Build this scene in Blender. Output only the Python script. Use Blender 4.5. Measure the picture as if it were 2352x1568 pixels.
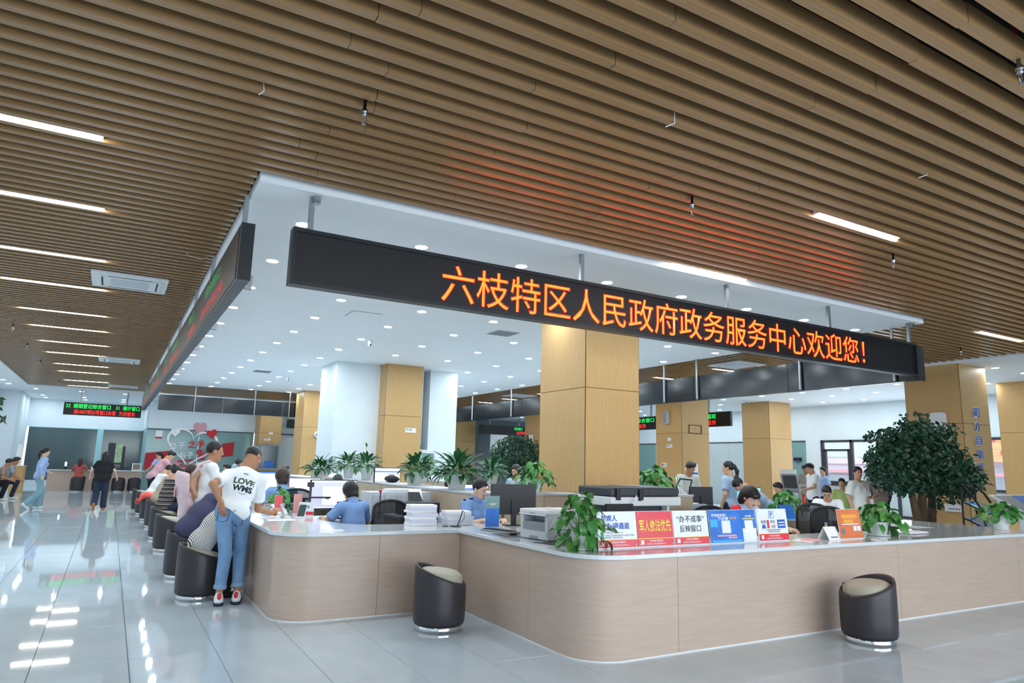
import bpy, math, random
import numpy as np
from mathutils import Vector, Matrix
for o in list(bpy.data.objects): bpy.data.objects.remove(o)
random.seed(7); RNG = np.random.default_rng(7)
SC = bpy.context.scene; COL = SC.collection
# ---------------------------------------------------------------- camera
YAW, PITCH, ROLL, FPX = math.radians(29.814), math.radians(10.124), math.radians(1.491), 1574.3
CAM = Vector((0, 0, 1.5))
cf = Vector((math.sin(YAW)*math.cos(PITCH), math.cos(YAW)*math.cos(PITCH), math.sin(PITCH)))
cr0 = Vector((math.cos(YAW), -math.sin(YAW), 0)); cu0 = cr0.cross(cf)
cr = cr0*math.cos(ROLL) + cu0*math.sin(ROLL); cu = -cr0*math.sin(ROLL) + cu0*math.cos(ROLL)
cd = bpy.data.cameras.new('camera'); cam = bpy.data.objects.new('camera', cd); COL.objects.link(cam)
cam.matrix_world = Matrix(((cr.x, cu.x, -cf.x, CAM.x), (cr.y, cu.y, -cf.y, CAM.y), (cr.z, cu.z, -cf.z, CAM.z), (0, 0, 0, 1)))
cd.sensor_width = 36; cd.lens = FPX/2352*36; cd.clip_start = .05; cd.clip_end = 300
SC.camera = cam
# ---------------------------------------------------------------- world, exposure, daylight
w = bpy.data.worlds.new('world'); SC.world = w; w.use_nodes = True
bg = w.node_tree.nodes['Background']; bg.inputs[0].default_value = (.80, .90, 1, 1); bg.inputs[1].default_value = 3.0
SC.view_settings.view_transform = 'Standard'; SC.view_settings.look = 'None'
SC.view_settings.exposure = 0.32; SC.view_settings.gamma = 1; SC.view_settings.use_curve_mapping = False
cy_ = SC.cycles; cy_.max_bounces = 7; cy_.diffuse_bounces = 4; cy_.glossy_bounces = 3; cy_.transmission_bounces = 4; cy_.transparent_max_bounces = 6; cy_.caustics_reflective = False; cy_.caustics_refractive = False; cy_.adaptive_threshold = .035
DL_STR, STRIP_STR, DAY_W = 200.0, 42.0, 84.0
def area(name, loc, sx, sy, rot, power, col):
    l = bpy.data.lights.new(name, 'AREA'); l.shape = 'RECTANGLE'; l.size = sx; l.size_y = sy; l.energy = power; l.color = col
    o = bpy.data.objects.new(name, l); COL.objects.link(o); o.location = loc; o.rotation_euler = rot; return o
# daylight that comes in through the glazed entrance behind the camera and the window in the right wall
area('entrance_daylight', (6, -4.85, 1.75), 15, 3.0, (math.radians(90), 0, 0), DAY_W*4.6, (.86, .94, 1))
area('window_daylight', (22.35, 13.4, 1.85), 5.4, 1.5, (math.radians(90), 0, math.radians(90)), DAY_W*.5, (.88, .95, 1))
# ---------------------------------------------------------------- materials
M = {}
def lin(c):
    return tuple(((v/255)/12.92 if v/255 <= .04045 else ((v/255+.055)/1.055)**2.4) for v in c)
def mat(name, rgb, rough=.5, metal=0, spec=.5, emit=None, es=1, noise=0, nscale=8, stretch=None, bump=0, alpha=1, coat=0, trans=0, ior=1.45):
    """rgb in sRGB 0-255; noise = strength of a procedural tint; stretch = (x,y,z) scale of its object coordinates"""
    m = bpy.data.materials.new(name); m.use_nodes = True; nt = m.node_tree; b = nt.nodes['Principled BSDF']
    c = lin(rgb)
    b.inputs['Base Color'].default_value = (*c, 1); b.inputs['Roughness'].default_value = rough; b.inputs['Metallic'].default_value = metal
    b.inputs['Specular IOR Level'].default_value = spec; b.inputs['IOR'].default_value = ior
    if coat: b.inputs['Coat Weight'].default_value = coat; b.inputs['Coat Roughness'].default_value = .12
    if trans: b.inputs['Transmission Weight'].default_value = trans
    if alpha < 1: b.inputs['Alpha'].default_value = alpha
    if emit: b.inputs['Emission Color'].default_value = (*lin(emit), 1); b.inputs['Emission Strength'].default_value = es
    if noise or bump:
        tc = nt.nodes.new('ShaderNodeTexCoord'); mp = nt.nodes.new('ShaderNodeMapping'); nz = nt.nodes.new('ShaderNodeTexNoise')
        nt.links.new(tc.outputs['Object'], mp.inputs[0]); nt.links.new(mp.outputs[0], nz.inputs['Vector'])
        mp.inputs['Scale'].default_value = stretch or (1, 1, 1); nz.inputs['Scale'].default_value = nscale; nz.inputs['Detail'].default_value = 4
        if noise:
            rp = nt.nodes.new('ShaderNodeValToRGB'); e = rp.color_ramp.elements
            e[0].position = .3; e[1].position = .7
            e[0].color = (*[v*(1-noise) for v in c], 1); e[1].color = (*[min(1, v*(1+noise)) for v in c], 1)
            nt.links.new(nz.outputs['Fac'], rp.inputs[0]); nt.links.new(rp.outputs[0], b.inputs['Base Color'])
        if bump:
            bp = nt.nodes.new('ShaderNodeBump'); bp.inputs['Strength'].default_value = bump; bp.inputs['Distance'].default_value = .01
            nt.links.new(nz.outputs['Fac'], bp.inputs['Height']); nt.links.new(bp.outputs[0], b.inputs['Normal'])
    M[name] = m; return m
def stripes(name, cols, direction, scale, rough=.8, wobble=.0):
    """repeating bands: cols = [(pos, rgb), ...] over one period, along a direction in object coordinates"""
    m = bpy.data.materials.new(name); m.use_nodes = True; nt = m.node_tree; b = nt.nodes['Principled BSDF']; b.inputs['Roughness'].default_value = rough
    N, L = nt.nodes.new, nt.links.new
    tc = N('ShaderNodeTexCoord'); dp = N('ShaderNodeVectorMath'); dp.operation = 'DOT_PRODUCT'; dp.inputs[1].default_value = direction
    L(tc.outputs['Object'], dp.inputs[0]); src = dp.outputs['Value']
    if wobble:
        nz = N('ShaderNodeTexNoise'); nz.inputs['Scale'].default_value = 6; L(tc.outputs['Object'], nz.inputs['Vector'])
        mu = N('ShaderNodeMath'); mu.operation = 'MULTIPLY_ADD'; mu.inputs[1].default_value = wobble; L(nz.outputs['Fac'], mu.inputs[0]); L(src, mu.inputs[2]); src = mu.outputs[0]
    mu = N('ShaderNodeMath'); mu.operation = 'MULTIPLY'; mu.inputs[1].default_value = scale; L(src, mu.inputs[0])
    fr = N('ShaderNodeMath'); fr.operation = 'FRACT'; L(mu.outputs[0], fr.inputs[0])
    rp = N('ShaderNodeValToRGB'); rp.color_ramp.interpolation = 'CONSTANT'; e = rp.color_ramp.elements
    while len(e) < len(cols): e.new(.5)
    for i, (p, c) in enumerate(cols): e[i].position = p; e[i].color = (*lin(c), 1)
    L(fr.outputs[0], rp.inputs[0]); L(rp.outputs[0], b.inputs['Base Color']); M[name] = m; return m
mat('white_paint', (224, 235, 241), .6, noise=.015, nscale=3)
mat('ceiling_white', (242, 246, 249), .62, noise=.012, nscale=2)
mat('slat_wood', (152, 119, 82), .26, spec=.6, noise=.12, nscale=26, stretch=(.06, 2, 2))
mat('plenum', (20, 20, 22), .9)
mat('column_wood', (196, 158, 104), .45, noise=.07, nscale=30, stretch=(3, 3, .12))
mat('counter_wood', (191, 170, 155), .36, noise=.06, nscale=14, stretch=(.25, .25, 3), coat=.15)
mat('desk_wood', (190, 172, 148), .5, noise=.05, nscale=14, stretch=(.25, .25, 3))
mat('stone', (214, 222, 226), .1, noise=.03, nscale=6, coat=.3)
mat('tile', (196, 212, 223), .035, spec=.62, noise=.05, nscale=2.2)
mat('grout', (118, 128, 136), .7)
mat('black_metal', (38, 42, 47), .35, spec=.5)
mat('sign_face', (24, 25, 28), .45)
mat('sign_grey', (70, 78, 84), .45)
mat('film_black', (22, 28, 33), .16, spec=.6, bump=.35, nscale=3.0, stretch=(1, .35, 1))
mat('steel', (170, 176, 182), .28, metal=1)
mat('galv', (150, 156, 162), .45, metal=.8)
mat('chrome', (225, 228, 230), .08, metal=1)
mat('gap_dark', (48, 44, 40), .6)
mat('trim_chrome', (120, 115, 105), .18, metal=1)
mat('leather', (52, 50, 54), .42, bump=.08, nscale=120)
mat('cushion', (178, 174, 158), .55, noise=.04)
mat('plastic_white', (226, 230, 232), .4)
mat('plastic_grey', (196, 202, 210), .45)
mat('plastic_mid', (140, 146, 152), .45)
mat('plastic_black', (28, 29, 32), .4)
mat('plastic_dark', (58, 62, 70), .45)
mat('mesh_black', (26, 28, 32), .7, alpha=.86)
mat('paper', (240, 240, 244), .7)
mat('paper_lilac', (218, 218, 234), .75, noise=.05, nscale=60, stretch=(.2, .2, 6))
mat('paper_pink', (240, 170, 165), .7)
mat('kraft', (214, 186, 120), .7)
mat('pot_white', (222, 226, 226), .42)
mat('soil', (60, 45, 34), .9)
mat('leaf', (66, 130, 60), .38, noise=.3, nscale=9)
mat('leaf_pale', (88, 142, 62), .38, noise=.22, nscale=9)
mat('leaf_deep', (56, 108, 66), .34, noise=.32, nscale=8)
mat('leaf_tree', (36, 74, 52), .42, noise=.4, nscale=5)
mat('bark', (92, 74, 54), .8, noise=.25, nscale=14, stretch=(1, 1, .3))
mat('glass_teal', (128, 164, 164), .12, spec=.6, noise=.03, nscale=1.2)
mat('glass_dark', (74, 90, 92), .1, spec=.6, noise=.12, nscale=.7)
mat('glass_frost', (190, 202, 204), .35, noise=.03, nscale=1.2)
mat('glass_edge', (158, 206, 212), .3)
mat('frame_dark', (58, 60, 68), .5)
mat('glass_clear', (235, 245, 248), .02, alpha=.14)
mat('acrylic', (235, 242, 246), .05, alpha=.28)
mat('red', (214, 44, 52), .5); mat('deep_red', (186, 34, 50), .5); mat('pink', (222, 160, 172), .6)
mat('board_red', (226, 62, 74), .3); mat('board_white', (232, 238, 246), .3); mat('board_yellow', (250, 214, 92), .35)
mat('board_blue', (52, 122, 214), .3, noise=.25, nscale=5); mat('board_azure', (70, 176, 240), .3); mat('board_orange', (226, 128, 84), .3, noise=.12, nscale=4)
mat('ink_black', (36, 38, 44), .5); mat('ink_blue', (48, 92, 190), .45); mat('ink_red', (226, 50, 62), .45); mat('ink_white', (244, 246, 248), .5); mat('ink_yellow', (252, 226, 96), .45); mat('ink_grey', (120, 124, 132), .6); mat('ink_green', (56, 160, 92), .5); mat('ink_orange', (240, 170, 70), .5)
mat('letter_blue', (62, 98, 190), .4)
mat('led_orange', (255, 110, 30), .5, emit=(255, 78, 20), es=5.0)
mat('led_red', (255, 40, 20), .5, emit=(255, 24, 8), es=4.0)
mat('led_green', (30, 220, 90), .5, emit=(20, 235, 90), es=1.3); mat('led_green_side', (20, 120, 60), .5, emit=(20, 200, 90), es=.5); mat('led_red_side', (150, 30, 30), .5, emit=(230, 40, 36), es=.6)
mat('led_red_small', (230, 40, 30), .5, emit=(255, 40, 30), es=1.2)
mat('lamp', (255, 255, 255), .5, emit=(238, 248, 255), es=DL_STR)
mat('strip_lamp', (255, 255, 255), .5, emit=(255, 250, 238), es=STRIP_STR)
mat('lamp_rim', (245, 248, 250), .4)
mat('screen_white', (240, 244, 250), .3, emit=(232, 240, 255), es=.85)
mat('screen_lilac', (190, 192, 220), .3, emit=(190, 192, 224), es=.62)
mat('screen_blue', (70, 130, 220), .3, emit=(60, 130, 225), es=.6)
mat('screen_mint', (140, 226, 210), .3, emit=(120, 226, 206), es=.6)
for k_ in list(M):
    if k_.startswith(('led_', 'screen_')): M[k_].cycles.emission_sampling = 'NONE'
for k_ in ('lamp', 'strip_lamp'): M[k_].cycles.emission_sampling = 'FRONT'
mat('skin', (204, 158, 128), .52, noise=.05, nscale=20); mat('skin_tan', (176, 126, 94), .52, noise=.06, nscale=20); mat('skin_fair', (222, 182, 158), .5, noise=.04, nscale=20)
mat('hair', (24, 22, 24), .42, bump=.3, nscale=60, stretch=(3, 3, .6)); mat('hair_brown', (52, 38, 32), .45, bump=.3, nscale=60, stretch=(3, 3, .6)); mat('hair_grey', (120, 112, 106), .6, noise=.25, nscale=40)
mat('lips', (168, 88, 82), .5); mat('eye_white', (236, 234, 230), .3); mat('eye_dark', (30, 24, 22), .25); mat('brow', (44, 36, 34), .7)
def cloth(n, c, **k): return mat(n, c, .85, bump=.25, nscale=9, noise=k.pop('noise', .05), **k)
cloth('tee_white', (236, 240, 244)); cloth('uniform', (128, 164, 216)); cloth('pale_blue', (168, 194, 222)); cloth('sky_blue', (158, 184, 226))
cloth('navy_knit', (66, 66, 98)); cloth('beige_cloth', (166, 158, 140)); cloth('pink_cloth', (204, 160, 172)); cloth('brick_cloth', (172, 84, 80)); cloth('black_cloth', (26, 26, 32))
cloth('grey_cloth', (146, 142, 136)); cloth('grey_tee', (150, 160, 168)); cloth('taupe', (150, 130, 120)); cloth('lime_cloth', (170, 190, 110)); cloth('cream', (232, 232, 226))
cloth('denim', (112, 148, 188), noise=.16); cloth('denim_pale', (128, 164, 178), noise=.1); cloth('denim_dark', (36, 48, 70)); cloth('teal_pants', (88, 118, 118)); cloth('red_shorts', (196, 62, 56)); cloth('black_pants', (24, 26, 32)); cloth('carrier_pink', (222, 200, 208)); cloth('cuff_denim', (128, 164, 196)); cloth('navy_belt', (34, 40, 62))
mat('shoe_white', (232, 234, 236), .5); mat('shoe_navy', (30, 40, 66), .5); mat('shoe_black', (28, 28, 30), .4); mat('sole_tan', (176, 116, 66), .7); mat('bag_red', (240, 92, 84), .35, alpha=.9)
stripes('stripe_bw', [(0, (232, 232, 230)), (.6, (40, 42, 48))], (1, .1, .2), 75, wobble=.006)
stripes('stripe_knit', [(0, (36, 34, 36)), (.36, (196, 190, 184)), (.48, (58, 54, 54)), (.72, (140, 134, 130)), (.84, (40, 38, 40))], (0, 0, 1), 13.5, wobble=.012)
stripes('stripe_green', [(0, (238, 240, 236)), (.62, (60, 76, 74))], (1, -.5, .12), 36, wobble=.02)
# ---------------------------------------------------------------- object helpers
def link(o, parent=None):
    COL.objects.link(o)
    if parent: o.parent = parent
    return o
def tag(o, label=None, cat=None, group=None, kind=None):
    if label: o['label'] = label
    if cat: o['category'] = cat
    if group: o['group'] = group
    if kind: o['kind'] = kind
    return o
def thing(name, label, cat, loc=(0, 0, 0), rz=0, group=None):
    o = bpy.data.objects.new(name, None); o.empty_display_size = .1; link(o); o.location = loc; o.rotation_euler = (0, 0, rz)
    return tag(o, label, cat, group)
class MB:
    def __init__(s): s.v = []; s.f = []; s.mi = []; s.m = 0; s.X = None
    def add(s, vs, fs):
        n = len(s.v)
        if s.X is not None: vs = [tuple(s.X @ Vector(p)) for p in vs]
        s.v += [tuple(p) for p in vs]; s.f += [tuple(i+n for i in f) for f in fs]; s.mi += [s.m]*len(fs); return s
    def box(s, a, b):
        (x0, y0, z0), (x1, y1, z1) = a, b
        return s.add([(x0,y0,z0),(x1,y0,z0),(x1,y1,z0),(x0,y1,z0),(x0,y0,z1),(x1,y0,z1),(x1,y1,z1),(x0,y1,z1)],
                     [(0,3,2,1),(4,5,6,7),(0,1,5,4),(1,2,6,5),(2,3,7,6),(3,0,4,7)])
    def cbox(s, c, d): return s.box([c[i]-d[i]/2 for i in range(3)], [c[i]+d[i]/2 for i in range(3)])
    def prism(s, poly, z0, z1):
        n = len(poly)
        return s.add([(x, y, z0) for x, y in poly]+[(x, y, z1) for x, y in poly],
                     [tuple(range(n-1, -1, -1)), tuple(range(n, 2*n))]+[(i, (i+1) % n, n+(i+1) % n, n+i) for i in range(n)])
    def wallpath(s, pts, z0, z1):                       # thin vertical sheet along a polyline
        n = len(pts); return s.add([(x, y, z0) for x, y in pts]+[(x, y, z1) for x, y in pts], [(i, i+1, n+i+1, n+i) for i in range(n-1)])
    def lathe(s, prof, n=24, c=(0, 0, 0), tilt=None):
        vs = []; fs = []
        for r, z in prof:
            for k in range(n):
                a = 2*math.pi*k/n; x, y = r*math.cos(a), r*math.sin(a); zz = z
                if tilt: zz = z+tilt(x, y, z)
                vs.append((c[0]+x, c[1]+y, c[2]+zz))
        for i in range(len(prof)-1):
            for k in range(n): fs.append((i*n+k, i*n+(k+1) % n, (i+1)*n+(k+1) % n, (i+1)*n+k))
        fs.append(tuple(range(n-1, -1, -1))); fs.append(tuple((len(prof)-1)*n+k for k in range(n)))
        return s.add(vs, fs)
    def cyl(s, a, b, r, n=10, r2=None):
        a, b = Vector(a), Vector(b); return s.tube([a, b], r, n, r2)
    def tube(s, pts, r, n=8, r2=None):
        pts = [Vector(p) for p in pts]; vs = []; fs = []; m = len(pts); up = None
        for i, p in enumerate(pts):
            d = (pts[min(i+1, m-1)]-pts[max(i-1, 0)]).normalized()
            if up is None: up = Vector((0, 0, 1)) if abs(d.z) < .9 else Vector((1, 0, 0))
            x = d.cross(up).normalized(); y = x.cross(d); up = y
            rr = r if r2 is None else r+(r2-r)*i/(m-1)
            vs += [p+x*rr*math.cos(2*math.pi*k/n)+y*rr*math.sin(2*math.pi*k/n) for k in range(n)]
        for i in range(m-1):
            for k in range(n): fs.append((i*n+k, i*n+(k+1) % n, (i+1)*n+(k+1) % n, (i+1)*n+k))
        fs.append(tuple(range(n-1, -1, -1))); fs.append(tuple((m-1)*n+k for k in range(n)))
        return s.add(vs, fs)
    def ell(s, c, r, nu=12, nv=8):
        pr = [(max(1e-4, math.sin(math.pi*j/nv)), -math.cos(math.pi*j/nv)) for j in range(nv+1)]
        k = MB(); k.lathe(pr, nu); return s.add([(c[0]+x*r[0], c[1]+y*r[1], c[2]+z*r[2]) for x, y, z in k.v], k.f)
    def mesh(s, name, mats, smooth=False):
        me = bpy.data.meshes.new(name); me.from_pydata(s.v, [], s.f)
        for m in (mats if isinstance(mats, (list, tuple)) else [mats]): me.materials.append(M[m])
        if any(s.mi): me.polygons.foreach_set('material_index', s.mi)
        if smooth: me.polygons.foreach_set('use_smooth', [True]*len(me.polygons))
        me.update(); return me
    def build(s, name, mats, parent=None, smooth=False, bev=0, seg=2, auto=False):
        o = link(bpy.data.objects.new(name, s.mesh(name, mats, smooth)), parent)
        if bev:
            b = o.modifiers.new('bevel', 'BEVEL'); b.width = bev; b.segments = seg; b.limit_method = 'ANGLE'; b.angle_limit = math.radians(40)
        if auto:
            o.data.set_sharp_from_angle(angle=math.radians(35))
        return o
def struct(name, mb, mats, parent=None, **k):
    o = mb.build(name, mats, parent, **k)
    if not parent: o['kind'] = 'structure'
    return o
def inst(name, me, parent, loc=(0, 0, 0), rot=(0, 0, 0), sc=(1, 1, 1)):
    o = link(bpy.data.objects.new(name, me), parent); o.location = loc; o.rotation_euler = rot; o.scale = sc; return o
def copy_tree(o, parent=None):
    c = o.copy(); link(c); c.parent = parent
    for ch in list(o.children): copy_tree(ch, c)
    return c
def boxpart(name, a, b, m, parent=None, bev=0): return MB().box(a, b).build(name, m, parent, bev=bev)
def rrect(x0, y0, x1, y1, r, n=5):
    out = []
    for cx_, cy_, a0 in ((x1-r, y1-r, 0), (x0+r, y1-r, 90), (x0+r, y0+r, 180), (x1-r, y0+r, 270)):
        for k in range(n+1):
            a = math.radians(a0+90*k/n); out.append((cx_+r*math.cos(a), cy_+r*math.sin(a)))
    return out
# ---------------------------------------------------------------- lettering: every string is made into a mesh once
_T = {}
def T(s, off=0.0):
    _T.setdefault((s, off), None); return (s, off)
def bake_text(strings):
    obs = []
    for s, off in strings:
        c = bpy.data.curves.new('lettering', 'FONT'); c.body = s; c.size = 1; c.align_x = 'CENTER'; c.align_y = 'CENTER'; c.offset = off; c.resolution_u = 3
        o = bpy.data.objects.new('lettering', c); COL.objects.link(o); obs.append(o)
    dg = bpy.context.evaluated_depsgraph_get(); dg.update()
    for (k, o) in zip(strings, obs):
        _T[k] = bpy.data.meshes.new_from_object(o.evaluated_get(dg))
    for o in obs:
        c = o.data; bpy.data.objects.remove(o); bpy.data.curves.remove(c)
def letter(name, s, w, h, centre, right, up, m, parent, off=0.0, lift=.002):
    """lettering of total width w and height h, centred, on the plane spanned by right/up"""
    me = _T[(s, off)].copy(); n = len(me.vertices); co = np.empty(n*3); me.vertices.foreach_get('co', co); co = co.reshape(-1, 3)
    mn, mx = co.min(0), co.max(0); c = (mn+mx)/2; ext = np.maximum(mx-mn, 1e-6)
    q = (co-c)/ext; R_, U_ = np.array(right, float), np.array(up, float); N_ = np.cross(R_, U_)
    P = np.array(centre, float)+np.outer(q[:, 0]*w, R_)+np.outer(q[:, 1]*h, U_)+N_*lift
    me.vertices.foreach_set('co', P.ravel()); me.materials.clear(); me.materials.append(M[m]); me.update()
    return link(bpy.data.objects.new(name, me), parent)
FY = ((1, 0, 0), (0, 0, 1))         # facing -y
FX = ((0, -1, 0), (0, 0, 1))        # facing -x
# ================================================================ lettering used in the place
bake_text([T(*a) if isinstance(a, tuple) else T(a) for a in [
 ('六枝特区人民政府政务服务中心欢迎您！', -.008), ('六枝特区人民政府政务服务中心欢迎您！', .008),
 '32  婚姻登记综合窗口', '31  潮汐窗口', '综合窗口', '窗口', '请H007到32号窗口办理', '为您服务', '值班', '服务',
 ('执子', .02), ('之手', .02), ('与子', .02), ('偕老', .03), ('信任', .01), ('理解', .01),
 ('残疾人', .02), ('无障碍通道', .02), '联系电话：18748742779', '六枝特区人民政府政务服务中心竭诚为您服务，', '如果您有需要，请拨打联系电话。', ('六枝办事·特事特办', .01), ('六枝特区人民政府政务服务中心', .005),
 ('军人依法优先', .015), ('“办不成事”', .004), ('反映窗口', .004), ('政务服务领域', .02), ('突出问题', .02), ('随手拍', .02), ('企业之家', .02),
 ('P', .02), '免费', '停车', '小时', ('1', .02), ('网', .015), ('办', .015), ('自', .015), ('助', .015), ('区', .015), ('网', .05), ('办', .05), ('自', .05), ('助', .05), ('区', .05),
 ('禁止吸烟', .01), ('顶', .04), ('LOVE', .045), ('WMS', .045), ('“无诈”', .02), ('27-28', 0.0), ('服务', .02)]])
# ================================================================ floor: grout bed with large polished tiles
bed = MB().box((-4.05, -5, -.06), (22.5, 41, -.012)); floor = struct('floor', bed, 'grout')
TX0, TY0, TW, TL = .283, 4.897, .604, 1.205
tile_me = MB().add([(-.5+.0025, -.5+.0013, -.011), (.5-.0025, -.5+.0013, -.011), (.5-.0025, .5-.0013, -.011), (-.5+.0025, .5-.0013, -.011),
                    (-.5+.004, -.5+.002, 0), (.5-.004, -.5+.002, 0), (.5-.004, .5-.002, 0), (-.5+.004, .5-.002, 0)],
                   [(4,5,6,7),(0,1,5,4),(1,2,6,5),(2,3,7,6),(3,0,4,7)]).mesh('tile', 'tile')
cand = []
for i in range(-8, 38):
    for j in range(-9, 28):
        x, y = TX0+(i+.5)*TW, TY0+(j+.5)*TL
        if x-TW/2 < -4.06 or x+TW/2 > 22.6 or y < -4.8 or y > 38.2: continue
        d = Vector((x, y, 0))-CAM; z = d.dot(cf); u = d.dot(cr)/z*FPX if z > .3 else 1e9; v = -d.dot(cu)/z*FPX if z > .3 else 1e9
        inside = (1.5 < x < 10.6 and 6.8 < y < 27) or (3.4 < x < 10.6 and 4.5 < y < 27)
        vis = z > .3 and abs(u) < 1320 and v < 980 and not inside
        cand.append((0 if vis else 1, z if z > .3 else 99, x, y))
cand.sort(); rest = MB()
for n, (h, z, x, y) in enumerate(cand):
    rx, ry = random.gauss(0, .0011), random.gauss(0, .0014)
    if n < 290 and h == 0: inst('tile', tile_me, floor, (x, y, 0), (rx, ry, 0), (TW, TL, 1))
    else:
        X = Matrix.Translation((x, y, 0)) @ Matrix.Rotation(rx, 4, 'X') @ Matrix.Rotation(ry, 4, 'Y')
        rest.add([tuple(X @ Vector((v.co.x*TW, v.co.y*TL, v.co.z))) for v in tile_me.vertices], [tuple(p.vertices) for p in tile_me.polygons])
tag(rest.build('tile_field', 'tile', floor), kind='stuff')
# ================================================================ walls
def wall(name, a, b, m='white_paint'): return struct(name, MB().box(a, b), m)
wall('wall_left', (-4.2, -5, 0), (-4.05, 33.5, 4.7)); wall('wall_left_corner', (-4.2, 33.5, 0), (-3.38, 38.15, 4.7))
wb = MB().box((-3.38, 38, 2.62), (1.3, 38.15, 4.7)).box((-3.38, 38, 0), (1.3, 38.15, .25)); struct('wall_back', wb, 'white_paint')
wall('wall_back_upper', (1.3, 34.2, 2.63), (15.7, 34.35, 4.7)); wall('wall_back_corner', (1.25, 34.35, 2.63), (1.4, 38, 4.7))
wall('wall_back_right', (16.87, 34.2, 0), (22.65, 34.35, 4.7), 'plastic_mid')
wr = MB()
for a, b in (((22.5, -5, 2.64), (22.65, 34.2, 4.7)), ((22.5, -5, 0), (22.65, 8.6, 2.64)), ((22.5, 16.25, 0), (22.65, 16.95, 2.64)), ((22.5, 8.6, 0), (22.65, 16.25, .12))): wr.box(a, b)
struct('wall_right', wr, 'white_paint')
wf = MB()
for a, b in (((-4.2, -5.15, 0), (-1.6, -5, 4.7)), ((13.6, -5.15, 0), (22.65, -5, 4.7)), ((-1.6, -5.15, 3.3), (13.6, -5, 4.7)), ((5.6, -5.15, 0), (6.4, -5, 3.3))): wf.box(a, b)
struct('wall_front', wf, 'white_paint')
mid = MB().box((4.63, 16.76, 0), (6.95, 18.2, 3.9)).box((6.95, 17.3, 0), (7.15, 18.2, 3.9)).box((7.15, 16.78, 0), (7.95, 18.2, 3.9)); struct('wall_middle', mid, 'white_paint')
MBp = MB().cyl((7.05, 17.2, 1.2), (7.05, 17.2, 3.9), .035, 8); struct('trim_1', MBp, 'plastic_white')
# glass partitions: each pane a part of its window
def panes(name, panes_, m, frame=None, fm='frame_dark'):
    o = struct(name, frame if frame else MB().box((0, 0, -.3), (.01, .01, -.29)), fm)
    for a, b in panes_: MB().box(a, b).build('pane', m, o)
    return o
fr = MB().box((-3.3, 37.97, 2.6), (1.3, 38.03, 2.63)).box((-.62, 37.95, .25), (-.37, 38.06, 2.6)); fr.m = 1
w1 = panes('window_1', [((-3.3, 37.99, .25), (-.62, 38.01, 2.6))], 'glass_dark', fr, 'glass_edge')
MB().box((-.37, 37.99, .25), (1.3, 38.01, 2.6)).build('pane', 'glass_dark', w1)
fr = MB().box((1.3, 34.17, 2.6), (5.75, 34.25, 2.635)); w2 = panes('window_2', [((1.3, 34.19, 0), (3.4, 34.21, 2.6)), ((3.405, 34.19, 0), (5.75, 34.21, 2.6))], 'glass_teal', fr)
MB().box((1.29, 34.22, 0), (1.31, 38, 2.62)).build('pane', 'glass_edge', w2)
fr = MB().box((6.75, 34.17, 2.6), (15.67, 34.25, 2.635)); panes('window_3', [((6.76+i*1.48, 34.19, 0), (6.76+i*1.48+1.47, 34.21, 2.6)) for i in range(6)], 'glass_frost', fr)
fr = MB().box((22.47, 16.95, 2.6), (22.53, 34.2, 2.64)); w4 = panes('window_4', [((22.49, 16.95, 0), (22.51, 17.7, 2.6))], 'glass_teal', fr)
for i in range(11):
    y0 = 17.71+i*1.5; MB().box((22.49, y0, 0), (22.51, y0+1.49, 2.6)).build('pane', 'glass_frost' if i < 5 else 'glass_teal', w4)
    if i in (0, 6, 7): MB().box((22.44, y0-.06, 0), (22.49, y0+.06, 2.6)).build('window_mullion', 'plastic_white', w4)
# the outer window in the right wall
win = MB()
for y in (8.6, 10.2, 11.9, 13.5, 15.1, 16.25): win.box((22.46, y-.05, .12), (22.56, y+.05, 2.64))
for z in (.12, 1.08, 2.6): win.box((22.46, 8.6, z-.04), (22.56, 16.25, z+.04))
win.box((22.45, 15.15, 2.25), (22.57, 16.2, 2.32)).box((22.45, 15.16, 1.1), (22.55, 15.24, 2.3)).box((22.45, 16.1, 1.1), (22.55, 16.18, 2.3)).box((22.45, 15.16, 1.12), (22.55, 16.18, 1.2))
w5 = struct('window_5', win, 'frame_dark')
for a, b in zip((8.6, 10.2, 11.9, 13.5, 15.1), (10.2, 11.9, 13.5, 15.1, 16.25)):
    MB().box((22.5, a+.05, 1.12), (22.512, b-.05, 2.56)).build('pane', 'glass_clear', w5)
    MB().box((22.5, a+.05, .16), (22.512, b-.05, 1.04)).build('pane', 'glass_frost', w5)
# ================================================================ ceiling: white drop ceiling, soffits, slat field
ceil = struct('ceiling', MB().box((-4.2, -5.15, 4.62), (22.65, 41, 4.72)), 'plenum')
struct('ceiling_centre', MB().box((.88, 6.08, 3.9), (11.13, 26.3, 4.0)).box((.9, 6.1, 4.0), (11.1, 26.2, 4.06)), 'ceiling_white')
struct('ceiling_left', MB().box((-4.05, -5, 3.9), (-2.86, 38, 4.0)), 'ceiling_white')
struct('ceiling_back', MB().box((-2.86, 30.6, 3.9), (15.6, 41, 4.0)), 'ceiling_white')
struct('ceiling_right', MB().box((15.6, -5, 3.9), (22.5, 34.2, 4.0)), 'ceiling_white')
struct('ceiling_front', MB().box((-2.86, -5, 3.9), (15.6, -2.4, 4.0)), 'ceiling_white')
SP, SW, SZ, SH, SY0 = .168, .06, 3.935, .12, -2.3
slat_me = MB().box((-.5, -SW/2, 0), (.5, SW/2, SH)).mesh('slat', 'slat_wood')
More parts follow.
